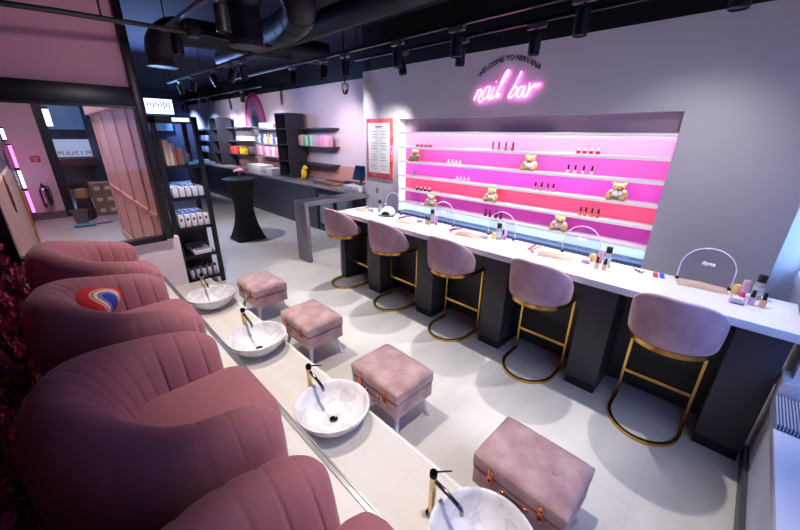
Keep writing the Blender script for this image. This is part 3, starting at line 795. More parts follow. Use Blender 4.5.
for c in txt:
    t = (acc+wid[c]/2)/tot; acc += wid[c]
    a = a0-2*a0*t
    if c == ' ': continue
    p = (XW-.003, cy+RR*math.sin(a), cz+RR*math.cos(a))
    text_bm(m, c, .07, frame(p, (0, -math.cos(a), math.sin(a)), (0, math.sin(a), math.cos(a))), .003)
tag(m.build('wall_lettering', mat('charcoal_lettering', '#2b2a3a', .5), smooth=0), 'dark arched lettering WELCOME TO NIRVANA above the pink neon', 'lettering')

# price list poster
ps = thing('price_list_poster', 'price list poster with red and pink border on the white wall', 'poster', (XW, 4.18, 1.2))
def floral():
    m = bpy.data.materials.new('floral_border_print'); m.use_nodes = True; nt = m.node_tree; b = nt.nodes['Principled BSDF']; b.inputs['Roughness'].default_value = .4
    tc = nt.nodes.new('ShaderNodeTexCoord'); nz = nt.nodes.new('ShaderNodeTexNoise'); nz.inputs['Scale'].default_value = 9; nz.inputs['Detail'].default_value = 3
    r = nt.nodes.new('ShaderNodeValToRGB')
    for i, (p, h) in enumerate(((.3, '#c8305e'), (.42, '#e0525e'), (.5, '#ef7a6a'), (.57, '#e2618f'), (.64, '#f0b0b8'), (.72, '#8d7ac8'))):
        e = r.color_ramp.elements[i] if i < 2 else r.color_ramp.elements.new(p); e.position = p; e.color = (*srgb(h), 1)
    L = nt.links.new; L(tc.outputs['Object'], nz.inputs['Vector']); L(nz.outputs['Fac'], r.inputs['Fac']); L(r.outputs['Color'], b.inputs['Base Color']); return m
MB().box((-.015, 0, .44), (.03, .58, .88), .003).build('board', floral(), ps)
MB().box((-.0312, .0, .455), (.002, .49, .73)).build('price_sheet', mat('poster_paper', '#f4f2f4', .4), ps)
m = MB(); rnd = random.Random(5)
for c in (-1, 1):
    for k in range(14):
        if k % 4 == 3: continue
        z = .70-.042*k; 
        wd = rnd.uniform(.09, .15); MB().box((-.0325, -c*.11, z), (.001, wd, .008)).build('text_line', mat('grey_print', '#8a8890', .6), ps)
MB().box((-.0325, 0, .765), (.001, .16, .02)).build('heading', mat('grey_print', '#8a8890', .6), ps)
tag(MB().b2(XW-.012, XW, 4.235, 4.275, .96, 1.05, .002).build('socket_plate', mat('bronze_plate', '#9a6a5a', .4)), 'small bronze wall plate left of the pink display', 'wall plate')
# ------------------------------------------------------------------ grey side table between the nail bar and the reception
pt = thing('side_table', 'grey concrete-look table with a slab leg beside the furthest bar stool', 'table', (2.9, 4.6, 0))
MB().b2(-.38, .83, -.15, .17, .86, .92, .003).build('top', M_concrete, pt)
MB().b2(-.38, -.32, -.15, .17, 0, .86, .003).build('leg', M_concrete, pt)

# ------------------------------------------------------------------ reception counter along the back wall
rc = thing('reception_counter', 'long dark reception counter with grey top along the retail wall', 'counter', (3.9, 9.5, 0))
def rel(root, x0, x1, y0, y1, z0, z1, bev=0): 
    L = root.location; return MB().b2(x0-L.x, x1-L.x, y0-L.y, y1-L.y, z0-L.z, z1-L.z, bev)
rel(rc, 3.72, 4.15, 4.78, 14.6, 0, .86).build('body', M_bar, rc)
rel(rc, 3.69, 4.2, 4.78, 14.6, .86, .90, .003).build('top', M_bartop, rc)
rel(rc, 3.69, 3.715, 6.05, 14.6, 0.02, .86).build('front_panel', M_bar, rc)
for y in (4.82, 5.42):
    d = rel(rc, 3.70, 3.718, y, y+.58, .10, .82).build('door_frame', M_black, rc)
    rel(rc, 3.694, 3.70, y+.06, y+.52, .16, .76).build('door_glass', mat('dim_fridge_glass', '#5f7078', .08, coat=1), d)
    
cd = thing('cash_drawer', 'white cash drawer on the reception counter by the monitor', 'cash drawer', (3.92, 4.98, .90))
MB().box((0, 0, .05), (.32, .46, .10), .006).build('case', M_white, cd)
MB().box((-.163, 0, .045), (.006, .42, .07), .003).build('drawer_front', mat('light_grey_plastic', '#c9c7d2', .4), cd)
MB().cyl((-.166, 0, .06), (-.172, 0, .06), .01, seg=14).build('lock', M_chrome, cd)
mo = thing('till_monitor', 'dark tablet till screen tilted on a stand by the wall corner', 'monitor', (4.0, 5.02, 1.0), rz=0)
MB().box((.02, 0, .01), (.18, .16, .02), .004).build('base', M_blackgl, mo)
MB().cyl((.03, 0, .02), (.02, 0, .17), .018, seg=14).build('stand', M_blackgl, mo)
Mt = Matrix.Translation((0, 0, .2)) @ Matrix.Rotation(.35, 4, 'Y')
MB().box((0, 0, 0), (.02, .33, .26), .006, M=Mt).build('screen_case', M_black, mo)
MB().box((-.0108, 0, 0), (.002, .30, .23), M=Mt).build('screen', mat('dark_blue_screen', '#0d2233', .1, emit=('#14304a', .12)), mo)
tag(MB().box((0, 0, .05), (.10, .34, .10), .002).build('till_stand', mat('black_till_box', '#1b1a1f', .4), loc=(4.12, 5.42, .9)), 'black low till box on the counter behind the white cash drawer', 'box')
tb = thing('wooden_tray', 'long wooden display tray lying on the reception counter', 'tray', (3.95, 5.95, .90))
MB().box((0, 0, .02), (.34, .66, .04), .004).build('board', mat('rustic_wood', '#6d4f3c', .6, noise=(14, '#9c7a58', .35, .65, (6, 1, 1))), tb)
m = MB()
for s in (-1, 1): m.box((s*.165, 0, .045), (.012, .66, .03), .002)
m.build('edges', mat('dark_wood', '#54402f', .6), tb)
pa = thing('parrot_ornament', 'bright yellow parrot ornament on the reception counter', 'ornament', (3.93, 6.85, .90), rz=.3)
m = MB(); m.ell((0, 0, .15), (.06, .06, .11), 18, M=Matrix.Translation((0, 0, .0)) @ Matrix.Rotation(.0, 4, 'X')); m.ell((0, -.04, .27), (.048, .055, .052), 18); m.tube([(0, .03, .09), (0, .08, .02), (0, .10, .012)], [.035, .022, .008], 10)
m.build('body', mat('yellow_feather', '#f0c51e', .6), pa, smooth=70)
MB().tube([(0, -.085, .275), (0, -.108, .265), (0, -.112, .24)], [.018, .013, .004], 10).build('beak', mat('orange_beak', '#e07a2a', .5), pa)
m = MB(); m.cyl((0, 0, 0), (0, 0, .012), .045, seg=18); m.cyl((-.02, -.01, .01), (-.02, -.01, .06), .007, seg=8); m.cyl((.02, -.01, .01), (.02, -.01, .06), .007, seg=8); m.build('perch', mat('dull_orange', '#b8702c', .6), pa)
wb = thing('white_display_box', 'wide white box standing on the reception counter between the wall units', 'box', (3.93, 8.9, .90))
MB().box((0, .12, .10), (.34, .8, .20), .004).build('large_box', M_white, wb); 
tag(MB().box((0, 0, .08), (.28, .34, .16), .004).build('small_white_box', mat('cool_white_card', '#d8d6e2', .5), loc=(3.93, 8.25, .9)), 'smaller white box to the right of the wide white box', 'box')

# ------------------------------------------------------------------ wall units
def wall_tower(y0, y1, lab, top=2.27):
    r = thing('shelf_tower', lab, 'shelf unit', (4.22, (y0+y1)/2, .90)); h = top-.9; d = y1-y0
    MB().b2(-.27, .17, -d/2, -d/2+.03, 0, h).build('side_panel', M_charcoalblk, r); MB().b2(-.27, .17, d/2-.03, d/2, 0, h).build('side_panel', M_charcoalblk, r)
    MB().b2(-.27, .17, -d/2+.03, d/2-.03, h-.03, h).build('top', M_charcoalblk, r); MB().b2(.145, .17, -d/2+.03, d/2-.03, 0, h-.03).build('back', M_charcoalblk, r)
    for z in (.0, .34, .7, 1.03): MB().b2(-.25, .145, -d/2+.03, d/2-.03, z, z+.025).build('shelf', M_charcoalblk, r)
    return r
M_charcoalblk = mat('charcoal_shelving', '#34333c', .45)
wall_tower(7.47, 7.98, 'dark shelf tower in the middle of the retail wall')
wall_tower(11.75, 12.37, 'dark shelf tower further back, left of the rainbow on the wall')
def wall_shelf(y0, y1, z, lab, x0=4.2, m=None):
    o = MB().b2(x0, 4.499, y0, y1, z-.035, z, .002).build('wall_shelf', m or M_charcoalblk); return tag(o, lab, 'shelf', 'dark retail wall shelves')
for k, z in enumerate((1.97, 1.60, 1.23)):
    n = ('top', 'middle', 'bottom')[k]
    wall_shelf(6.28, 7.465, z, '%s dark wall shelf nearest the reception screen' % n)
    wall_shelf(10.45, 11.745, z+.03, '%s dark wall shelf of the unit further back, right of the far tower' % n)
    wall_shelf(12.38, 14.8, z-.02, '%s dark wall shelf in the far left corner' % n)
    wall_shelf(7.985, 9.86, (1.97, 1.60, 1.30)[k], '%s pale shelf of the unit between the two towers' % n, m=mat('grey_glass_shelf', '#8c93a0', .2))
for y in (13.3, 14.72): tag(MB().b2(4.2, 4.49, y-.03, y+.03, .90, 1.91).build('shelf_upright', M_charcoalblk), 'dark shelf upright in the far left corner, %s' % ('nearer' if y < 14 else 'further'), 'upright')
tag(MB().b2(4.22, 4.42, 9.05, 9.45, 1.98, 2.10, .003).build('lightbox', emis('soft_white_lightbox', '#dfe6ff', 1.2)), 'small glowing white lightbox on top of the middle unit', 'lightbox')
tag(MB().b2(4.47, 4.498, 4.7, 14.8, .9, 1.22).build('pink_dado', mat('pink_dado_panel', '#d59c98', .5)), 'pink panel strip along the wall above the reception counter', 'panel')
ordn = ['first', 'second', 'third', 'fourth', 'fifth', 'sixth', 'seventh', 'eighth', 'ninth', 'tenth', 'eleventh', 'twelfth', 'thirteenth', 'fourteenth', 'fifteenth', 'sixteenth', 'seventeenth', 'eighteenth', 'nineteenth', 'twentieth']
def product(kind, y, z, w, h, d, c, lab, group, x=4.27):
    mm = mat('pack_'+c.strip('#'), c, .4)
    m = MB()
    if kind == 'box': m.box((0, 0, h/2), (d, w*.9, h), .003); nm, ct_ = 'product_box', 'box'
    elif kind == 'bottle': m.lathe([(0, 0), (w*.42, 0), (w*.44, .01), (w*.44, h*.6), (w*.2, h*.75), (w*.16, h*.8), (w*.2, h*.81), (w*.2, h), (0, h)], seg=14); nm, ct_ = 'product_bottle', 'bottle'
    else: m.lathe([(0, 0), (w*.44, 0), (w*.46, h*.1), (w*.46, h*.9), (w*.42, h), (0, h)], seg=16); nm, ct_ = 'product_jar', 'jar'
    return tag(m.build(nm, mm, loc=(x, y, z)), lab, ct_, group)
rnd = random.Random(11)
cA = ['#e58fb0', '#e9a8c0', '#d9e08a', '#8fd08a', '#5fbf7a', '#bfe3c0', '#f0ede8', '#3fae68', '#7cc98a', '#e8e4ea', '#9ad4c8', '#d9a7b9', '#e2a0bc', '#b8a8cc', '#d69ab4', '#c990b0', '#d9a4bc', '#cf96b2', '#d7a0ba', '#e0abc2']
cn = ['pink', 'pale pink', 'lime', 'green', 'deep green', 'pale green', 'white', 'emerald', 'mid green', 'off-white', 'aqua', 'dusty pink', 'rose', 'lilac', 'mauve pink', 'plum pink', 'soft pink', 'mauve', 'soft rose', 'light rose']
for k in range(20): product('box', 7.40-.056*k, 1.60, .054, .215+rnd.uniform(-.015, .015), .16, cA[k], '%s slim box, %s from the left right of the middle tower' % (cn[k], ordn[k]), 'slim boxes right of the middle tower')
for k in range(6): product('box', 11.6-.095*k, 1.26, .085, .2, .12, ['#b5222c', '#d43a36', '#a81e30', '#e06a5a', '#c22a2e', '#d8483c'][k], 'red carton, %s from the left beside the far tower' % ordn[k], 'red cartons by the far tower')
for k in range(7): product('bottle', 10.98-.085*k, 1.26, .08, .21, .1, ['#e0b81e', '#d9c02a', '#c8a520', '#e8cc3a', '#b9a020', '#dcb422', '#a8b030'][k], 'yellow bottle, %s from the left right of the red cartons' % ordn[k], 'yellow bottles')
for k in range(10): product('bottle', 9.75-.17*k, 1.60, .13, .22, .1, ['#6fb8b8', '#e8e6f0', '#4a70c0', '#e9e8f2', '#e6a050', '#d8d6e8', '#5a68c8', '#efeef6', '#d07aa0', '#8090d0'][k], 'small %s bottle, %s from the left between the towers' % (['teal', 'white', 'blue', 'white', 'orange', 'pale', 'royal blue', 'white', 'pink', 'periwinkle'][k], ordn[k]), 'bottles between the towers')
for k in range(9): product('box', 9.72-.19*k, 1.30, .16, .23, .12, ['#f0a8c8', '#f4e8ee', '#ee90b8', '#f2dce6', '#f0a0c0', '#f6eef2', '#eb88b2', '#f3e0ea', '#f0b0cc'][k], '%s pink gift box between the towers, %s from the left' % (('bright', 'pale')[k % 2], ordn[k]), 'pink gift boxes between the towers')
for k in range(6): product('bottle', 13.15-.13*k, 1.58, .12, .24, .1, ['#3f9fb0', '#5ab4c0', '#3c98b4', '#58b0b8', '#489cb0', '#d05a78'][k], '%s bottle, %s from the left, left of the far tower' % ('red' if k == 5 else 'teal', ordn[k]), 'teal bottles left of the far tower')
for k in range(5): product('jar', 13.1-.16*k, 1.21, .16, .17, .1, '#dedce6', 'white tub, %s from the left, left of the far tower' % ordn[k], 'white tubs left of the far tower')
for k in range(5): product('jar', 14.6-.2*k, 1.58-.37*(k % 2), .16, .17, .1, '#8890b0', 'dim grey tub, %s from the left in the far corner' % ordn[k], 'tubs in the far corner')
# rainbow on the back wall
rb = thing('rainbow_decal', 'pink and purple rainbow painted on the retail wall', 'wall decal', (XB, 10.25, 2.0))
bands = ['#b92a78', '#d66aa6', '#b58ac0', '#d08fb8', '#9a70a8', '#4c6478']
for k, c in enumerate(bands):
    ro, ri = 1-.13*k, 1-.13*(k+1)
    if k == len(bands)-1: ri = 0
    m = MB(); n = 28; W_, H_ = .68, .86
    o_ = [(W_*ro*math.cos(PI*i/n), H_*ro*math.sin(PI*i/n)) for i in range(n+1)]
    i_ = [(W_*ri*math.cos(PI*i/n), H_*ri*math.sin(PI*i/n)) for i in range(n+1)][::-1] if ri else []
    m.prism(o_+i_, .004, M=frame((-.001-.0005*k, 0, .02), (0, -1, 0), (0, 0, 1))); m.build('arch_band', mat('band_'+c.strip('#'), c, .6), rb, smooth=0)

# ------------------------------------------------------------------ cocktail table
ck = thing('cocktail_table', 'tall cocktail table in a black stretch cover on the pale floor', 'table', (2.40, 6.42, 0))
def cover(i, j):
    a = 2*PI*i/64; t = j/24; z = 1.09*t
    waist = .16+.10*abs(2*t-1.05)**1.9
    foot = (1-t)**3*.065*(abs(math.cos(2*a))**3)
    r = waist+foot if t < .97 else .285
    return (r*math.cos(a+PI/4), r*math.sin(a+PI/4), z*(1) if j else .03*(1-abs(math.cos(2*a))))
m = MB(); m.grid(64, 25, cover, cu=True); m.lathe([(0, 1.09), (.285, 1.09), (.288, 1.095), (.28, 1.10), (0, 1.10)], seg=48)
m.build('stretch_cover', mat('black_stretch_fabric', '#08080c', .7), ck, smooth=60)
vs_ = thing('flower_glass', 'small glass with pink flowers on the black cocktail table', 'flowers', (2.40, 6.42, 1.10))
MB().lathe([(0, 0), (.035, 0), (.04, .005), (.045, .09), (.042, .09), (.036, .01), (0, .008)], seg=20).build('glass', M_acrylic, vs_)
m = MB(); rnd = random.Random(2)
for k in range(9):
    c = Vector((rnd.uniform(-.06, .06), rnd.uniform(-.07, .07), .12+rnd.uniform(-.015, .03)))
    for q in range(3): m.ell(c+Vector((rnd.uniform(-.012, .012), rnd.uniform(-.012, .012), rnd.uniform(-.01, .01))), (.03, .03, .024), 10)
m.build('blossoms', mat('pink_blossom', '#ef9ab4', .8, bump=(60, .8)), vs_, smooth=50)
m = MB()
for k in range(5): m.cyl((.01*math.cos(k), .01*math.sin(k), .012), (.03*math.cos(k*1.3), .03*math.sin(k*1.3), .11), .003, seg=6)
m.build('stems', mat('green_stem', '#3d6b3a', .7), vs_)

# ------------------------------------------------------------------ black product rack beside the half wall
rk = thing('product_rack', 'tall open black product rack at the end of the basin step', 'rack', (1.13, 4.89, 0))
m_ = mat('black_rack', '#0b0a0e', .4)
for sx in (-1, 1):
    for sy in (-1, 1): MB().b2(sx*.205-.025, sx*.205+.025, sy*.22-.025, sy*.22+.025, 0, 2.02, .002).build('post', m_, rk)
MB().b2(-.23, .23, -.245, .245, 1.95, 2.02, .002).build('top', m_, rk)
RZ = [1.50, 1.14, .78, .42, .11]
for z in RZ: MB().b2(-.18, .18, -.24, .24, z-.035, z, .002).build('shelf', m_, rk)
MB().b2(-.18, .18, .205, .225, .10, .76).build('back', m_, rk)
tag(MB().b2(-.02, .15, -.252, -.246, 1.965, 2.005).build('lit_strip', emis('pale_blue_led', '#cfe6ff', 1.5), rk), 'pale blue lit strip')
rnd = random.Random(8)
def rbox(x, y, z, w, d, h, c, lab, group, nm='product_box', dark=None):
    r = thing(nm, lab, 'box', (1.13+x, 4.89+y, z), group=group)
    MB().box((0, 0, h/2), (w, d, h), .002).build('carton', mat('pack_'+c.strip('#'), c, .4), r)
    if dark: MB().box((0, -d/2-.0006, h*.62), (w*.45, .001, h*.22)).build('print', mat('pack_'+dark.strip('#'), dark, .4), r)
    return r
rown = ['front row', 'second row', 'third row', 'back row']
for j in range(4):
    for k in range(5):
        rbox(-.13+.068*k, -.19+.11*j, RZ[2], .055, .05, .15, '#e3dfea', 'white carton with dark print, %s from left, %s, middle rack shelf' % (ordn[k], rown[j]), 'white cartons on the middle rack shelf', dark='#3a3a52')
        rbox(-.13+.068*k, -.19+.11*j, RZ[1], .055, .05, .11, '#c9cbe0', 'small white carton, %s from left, %s, second rack shelf' % (ordn[k], rown[j]), 'small white cartons on the second rack shelf')
for j in range(2):
    for k in range(5):
        b = thing('shampoo_bottle', 'white bottle with dark cap, %s from left, %s, lowest rack shelf' % (ordn[k], rown[j]), 'bottle', (1.13-.13+.068*k, 4.89-.19+.12*j, RZ[4]), group='white bottles on the lowest rack shelf')
        MB().lathe([(0, 0), (.023, 0), (.025, .004), (.025, .10), (.016, .115), (0, .116)], seg=14).build('bottle', mat('lilac_white_plastic', '#d5cbe0', .35), b)
        MB().lathe([(0, .112), (.017, .112), (.015, .15), (0, .15)], seg=14).build('cap', M_capb, b)
tr = thing('sample_tray', 'long white slotted tray on the fourth rack shelf', 'tray', (1.16, 4.87, RZ[3]))
MB().box((0, 0, .025), (.20, .42, .05), .004).build('tray', mat('white_card', '#e4e0ec', .4), tr)
m = MB()
for k in range(18): m.box((0, -.19+.022*k, .056), (.16, .012, .014))
m.build('sachets', mat('grey_sachets', '#8a8698', .4), tr)
cc = ['#d8c0b0', '#c9a890', '#e6dcd4', '#b89a88', '#c8485a', '#d8b070', '#e2d2c8', '#b8a0a8', '#d0c8d8', '#a88c84']
for k in range(10):
    rbox(-.14+.03*k, -.16+.035*k*.6, RZ[0], .026, .13, .28-.018*k+rnd.uniform(-.01, .01), cc[k], 'upright colour sample card, %s from the left on the top rack shelf' % ordn[k], 'cards on the top rack shelf', nm='sample_card')
tag(MB().box((0, 0, .015), (.10, .14, .03), .003).build('blue_packet', mat('bright_blue_pack', '#4aa0d8', .4), loc=(1.25, 4.76, RZ[0])), 'flat bright blue packet on the top rack shelf', 'packet')

# lit sign far behind the rack
sg = thing('lit_sign', 'bright blue-white lit sign hanging far behind the product rack', 'sign', (1.98, 9.0, 2.33))
MB().b2(-.26, .26, 0, .05, -.15, .16).build('case', M_black, sg)
MB().b2(-.25, .24, -.006, 0, -.13, .15).build('face', emis('blue_white_sign', '#b4ccff', 3.0), sg)
m = MB(); rnd = random.Random(4)
for k in range(9): m.box((-.20+.047*k, -.008, .03+.02*(k % 2)), (.02, .002, rnd.uniform(.06, .13)))
m.box((0, -.008, -.08), (.4, .002, .012)); m.build('dark_marks', mat('dark_blue_marks', '#1b2a55', .5), sg)
m = MB(); 
for s in (-1, 1): MB().cyl((s*.2, .025, .16), (s*.2, .025, .965), .004, seg=8).build('hanger', M_black, sg)

# ------------------------------------------------------------------ lobby things
ex = thing('fire_extinguisher', 'steel fire extinguisher hung on the pink lobby wall', 'fire extinguisher', (-.14, 10.74, .28))
MB().lathe([(0, 0), (.07, 0), (.078, .02), (.078, .36), (.05, .43), (.02, .45), (0, .45)], seg=20).build('cylinder', mat('polished_steel', '#a9a4ad', .15, 1), ex)
m = MB(); m.cyl((0, 0, .44), (0, 0, .48), .022, seg=12); m.box((0, -.05, .50), (.03, .13, .014), .003); m.box((0, -.04, .475), (.024, .10, .012), .003); m.build('valve', M_black, ex)
MB().tube(crom([(.02, -.02, .46), (.085, -.02, .42), (.095, -.01, .25), (.088, 0, .08)], 6), .011, 8).build('hose', M_black, ex)
MB().box((0, .075, .02), (.15, .05, .04)).build('bracket', M_black, ex)
fs = thing('fire_point_sign', 'small red fire sign on the pink lobby wall', 'sign', (-.10, 10.836, 1.28)); MB().box((0, -.003, 0), (.15, .006, .12), .001).build('plate', mat('red_sign', '#b8303c', .5), fs)
m = MB(); m.box((0, -.0065, .02), (.10, .001, .012)); m.box((0, -.0065, -.02), (.07, .001, .012)); m.build('print', M_white, fs)
for k, (x, y, h0, h1, c, lab) in enumerate([(-.385, 10.4, 1.12, 1.60, '#ff58d0', 'upper pink neon tube on the white brick lobby wall'), (-.385, 10.4, .72, 1.12, '#dfe6ff', 'white neon tube between two pink ones on the lobby wall'), (-.385, 10.4, .22, .72, '#ff58d0', 'lower pink neon tube on the white brick lobby wall'), (-.385, 9.7, 1.66, 1.90, '#dfe6ff', 'short white neon tube highest on the lobby wall')]):
    n_ = thing('neon_tube', lab, 'neon tube', (x, y, h0), group='neon tubes in the lobby')
    MB().cyl((0, 0, .02), (0, 0, h1-h0-.02), .022, seg=12).build('tube', emis('neon_'+c.strip('#'), c, 5), n_)
    m = MB(); m.cyl((0, 0, 0), (0, 0, .03), .026, seg=12); m.cyl((0, 0, h1-h0-.03), (0, 0, h1-h0), .026, seg=12); m.cyl((0, 0, .01), (-.054, 0, .01), .01, seg=8); m.cyl((0, 0, h1-h0-.01), (-.054, 0, h1-h0-.01), .01, seg=8); m.build('caps', M_black, n_)
for k, (y, z) in enumerate([(8.2, 1.52), (6.55, 1.10)]):
    m = MB(); o_ = [(0, .24), (.09, .08), (.13, -.02), (.05, -.24), (-.04, -.2), (-.12, .0), (-.08, .1)]
    m.prism(o_, .012, M=frame((-.398, y, z), (0, 1, 0), (0, 0, 1)))
    for a in (-.05, .0, .05): m.box((-.388, y+a, z-.01), (.01, .008, .26))
    tag(m.build('leaf_ornament', mat('bronze_leaf', '#6d4436', .45, .5)), '%s bronze leaf ornament on the cream lobby wall' % ('upper' if k == 0 else 'lower'), 'ornament')
bk = thing('mop_bucket', 'grey plastic mop bucket on the lobby floor', 'bucket', (.29, 9.95, 0))
MB().lathe([(0, 0), (.10, 0), (.105, .01), (.135, .25), (.15, .255), (.15, .275), (.128, .275), (.10, .02), (0, .02)], seg=24).build('pail', mat('grey_plastic', '#6a6878', .45), bk)
MB().tube([(.145*math.cos(a), -.02-.07*math.sin(a), .255-.06*math.sin(a)) for a in [PI*k/12 for k in range(13)]], .006, 6).build('handle', M_black, bk)
def cloth(loc, w, d, c, nm, lab, hh=.04):
    m = MB(); rnd = random.Random(len(lab))
    m.grid(14, 14, lambda i, j: ((i/13-.5)*w, (j/13-.5)*d, 0.02+hh*abs(math.sin(i*.9+j*.4))*(1-abs(i/6.5-1)**3)*(1-abs(j/6.5-1)**3)))
    m.grid(14, 14, lambda i, j: ((i/13-.5)*w, (j/13-.5)*d, .0), flip=True)
    tag(m.build(nm, mat(nm+'_fabric', c, .9), loc=loc, smooth=60), lab, 'cloth')
cloth((.30, 9.55, 0), .34, .22, '#4e9ac0', 'blue_cloth', 'crumpled blue cloth on the lobby floor by the bucket')
cloth((.62, 9.75, .0), .30, .34, '#b9a8d0', 'lilac_cloth', 'crumpled lilac cloth beside the bucket', hh=.12)
for j in range(3):
    for i in range(2):
        b = thing('cardboard_box', 'brown carton in the lobby stack, %s column, %s' % (('left', 'right')[i], ('bottom', 'middle', 'top')[j]), 'box', (.70+.19*i, 10.60, .25*j), group='cartons stacked by the shop door')
        MB().box((0, 0, .124), (.182, .30, .246), .004).build('carton', mat('cardboard', '#8a6a58', .8), b)
        MB().box((.02, -.151, .13), (.10, .002, .08)).build('sticker', mat('white_sticker', '#d0c8c8', .6), b)
sk = thing('brown_sack', 'dark sack with a tan top standing behind the bucket', 'sack', (.43, 10.28, 0)); sk.scale = (.72, .72, 1)
m = MB(); m.lathe([(0, 0), (.20, 0), (.22, .1), (.19, .35), (.16, .48), (0, .5)], seg=20); m.build('bag', mat('dark_sack', '#1b1620', .7), sk)
MB().lathe([(0, .48), (.15, .48), (.17, .56), (.14, .66), (0, .68)], seg=20).build('top', mat('tan_paper', '#a97d48', .7), sk)
pn = thing('lobby_pendant', 'slim white tube pendant lamp hanging in the lobby', 'lamp', (.22, 8.0, 2.04))
MB().cyl((0, 0, -.12), (0, 0, .12), .035, seg=16).build('tube', emis('white_tube', '#e8e4ff', 5), pn)
m = MB(); m.cyl((0, 0, .12), (0, 0, .16), .037, seg=16); m.cyl((0, 0, .16), (0, 0, 1.26), .005, seg=8); m.build('flex', M_black, pn)
# street beyond the shop door
struct('pavement', MB().b2(-3, 6, 11, 22, -.1, -.02), mat('dusk_pavement', '#39415c', .7))
fa = thing('shop_facade', 'shop front across the street with a white sign and red awning', 'shop front', (1.0, 16.0, -.02))
MB().b2(-4, 5, .1, .4, 0, 6).build('wall', mat('dusk_facade', '#2a3350', .7), fa)
sb = MB().b2(-1.6, 1.6, -.02, .1, 1.06, 1.6).build('sign_board', mat('pale_fascia', '#b9c4e6', .5, emit=('#b9c8f0', .55)), fa)
m = MB()
for k, ch in enumerate('MANIM'):
    x = -.52+.17*k
    M = frame((x, -.024, 1.17), (1 if ch != 'N' else -1, 0, 0), (0, 0, 1)); 
    if ch == 'N': M = Matrix.Translation((x, -.024, 1.17)) @ Matrix(((-1, 0, 0, 0), (0, 0, -1, 0), (0, 1, 0, 0), (0, 0, 0, 1)))
    text_bm(m, ch, .2, M, .002)
m.build('letters', mat('red_sign_letters', '#c0304a', .5), sb, smooth=0)
MB().b2(-1.6, 1.6, -.5, .1, .82, 1.02).build('awning', mat('red_awning', '#b05048', .7), fa)
MB().b2(-1.4, 1.4, .05, .12, .05, .8).build('shop_window', mat('dark_shop_glass', '#151c33', .1), fa)
MB().b2(-2.6, 2.8, -.02, .1, 1.9, 2.6).build('upper_window', mat('dusk_window', '#3f5584', .2, emit=('#5f86c0', .35)), fa)

# ------------------------------------------------------------------ ceiling: tracks, spotlights, ducts, pipe
def track(x, y0, y1, lab, z=2.75):
    r = thing('lighting_track', lab, 'track', (x, (y0+y1)/2, z), group='black lighting tracks')
    d = y1-y0
    MB().box((0, 0, 0), (.036, d, .03), .003).build('rail', M_blackgl, r)
    n = max(2, int(d/1.6)+1)
    for k in range(n): MB().cyl((0, -d/2+.15+(d-.3)*k/(n-1), .015), (0, -d/2+.15+(d-.3)*k/(n-1), ZC-z), .005, seg=8).build('hanger', M_black, r)
    return r
track(1.10, .3, 4.3, 'black track above the basins and armchairs')
track(2.12, 4.6, 8.6, 'black track in the middle of the retail area')
track(2.80, -.2, 7.2, 'black track above the bar stools')
track(3.17, .2, 4.0, 'black track close to the nail bar wall')
track(3.55, 7.6, 13.5, 'black track far back along the retail wall')
def spot_head(name='track_spotlight'):
    r = thing(name, 'x', 'spotlight', group='black track spotlights')
    MB().box((0, 0, -.035), (.045, .16, .04), .004).build('adaptor', mat('grey_adaptor', '#4a4a55', .35), r)
    MB().cyl((0, 0, -.05), (0, 0, -.095), .009, seg=10).build('stem', M_black, r)
    MB().lathe([(0, .08), (.042, .08), (.048, .072), (.048, -.075), (.042, -.08), (.04, -.07), (0, -.07)], seg=24).build('cylinder', mat('black_lamp_body', '#121218', .4), r, loc=(0, 0, -.168))
    MB().lathe([(0, -.235), (.038, -.235), (.038, -.2335), (0, -.2335)], seg=20).build('lens', emis('lamp_lens', '#fff0e4', 3), r)
    return r
hd = spot_head()
used = [0]
def head(x, y, lab, tilt=(0, 0), z=2.75):
    o = hd if not used[0] else dup(hd, (0, 0, 0)); used[0] += 1
    o.location = (x, y, z); o['label'] = lab
    for c in o.children:
        if c.name.startswith('cylinder') or c.name.startswith('lens'): 
            c.rotation_euler = (tilt[0]*.6, tilt[1]*.6, 0)
            if c.name.startswith('lens'): c.location = Vector((0, 0, -.168))-c.rotation_euler.to_matrix() @ Vector((0, 0, -.168))
    return o
def lamp(loc, target, power, deg, blend=.35, col=(1, .93, .88), r=.03):
    l = bpy.data.lights.new('spot', 'SPOT'); l.energy = power; l.spot_size = math.radians(deg); l.spot_blend = blend; l.color = col; l.shadow_soft_size = r
    o = bpy.data.objects.new('spot_light', l); COL.objects.link(o); o.location = loc
    o.rotation_euler = (Vector(target)-Vector(loc)).to_track_quat('-Z', 'Y').to_euler(); return o
def area(loc, target, power, sx, sy, col):
    l = bpy.data.lights.new('area', 'AREA'); l.shape = 'RECTANGLE'; l.size = sx; l.size_y = sy; l.energy = power; l.color = col
    o = bpy.data.objects.new('area_light', l); COL.objects.link(o); o.location = loc
    o.rotation_euler = (Vector(target)-Vector(loc)).to_track_quat('-Z', 'Y').to_euler(); return o
K = 1.0
COOL = (1, .965, .94)
WARM = (1, .91, .84)
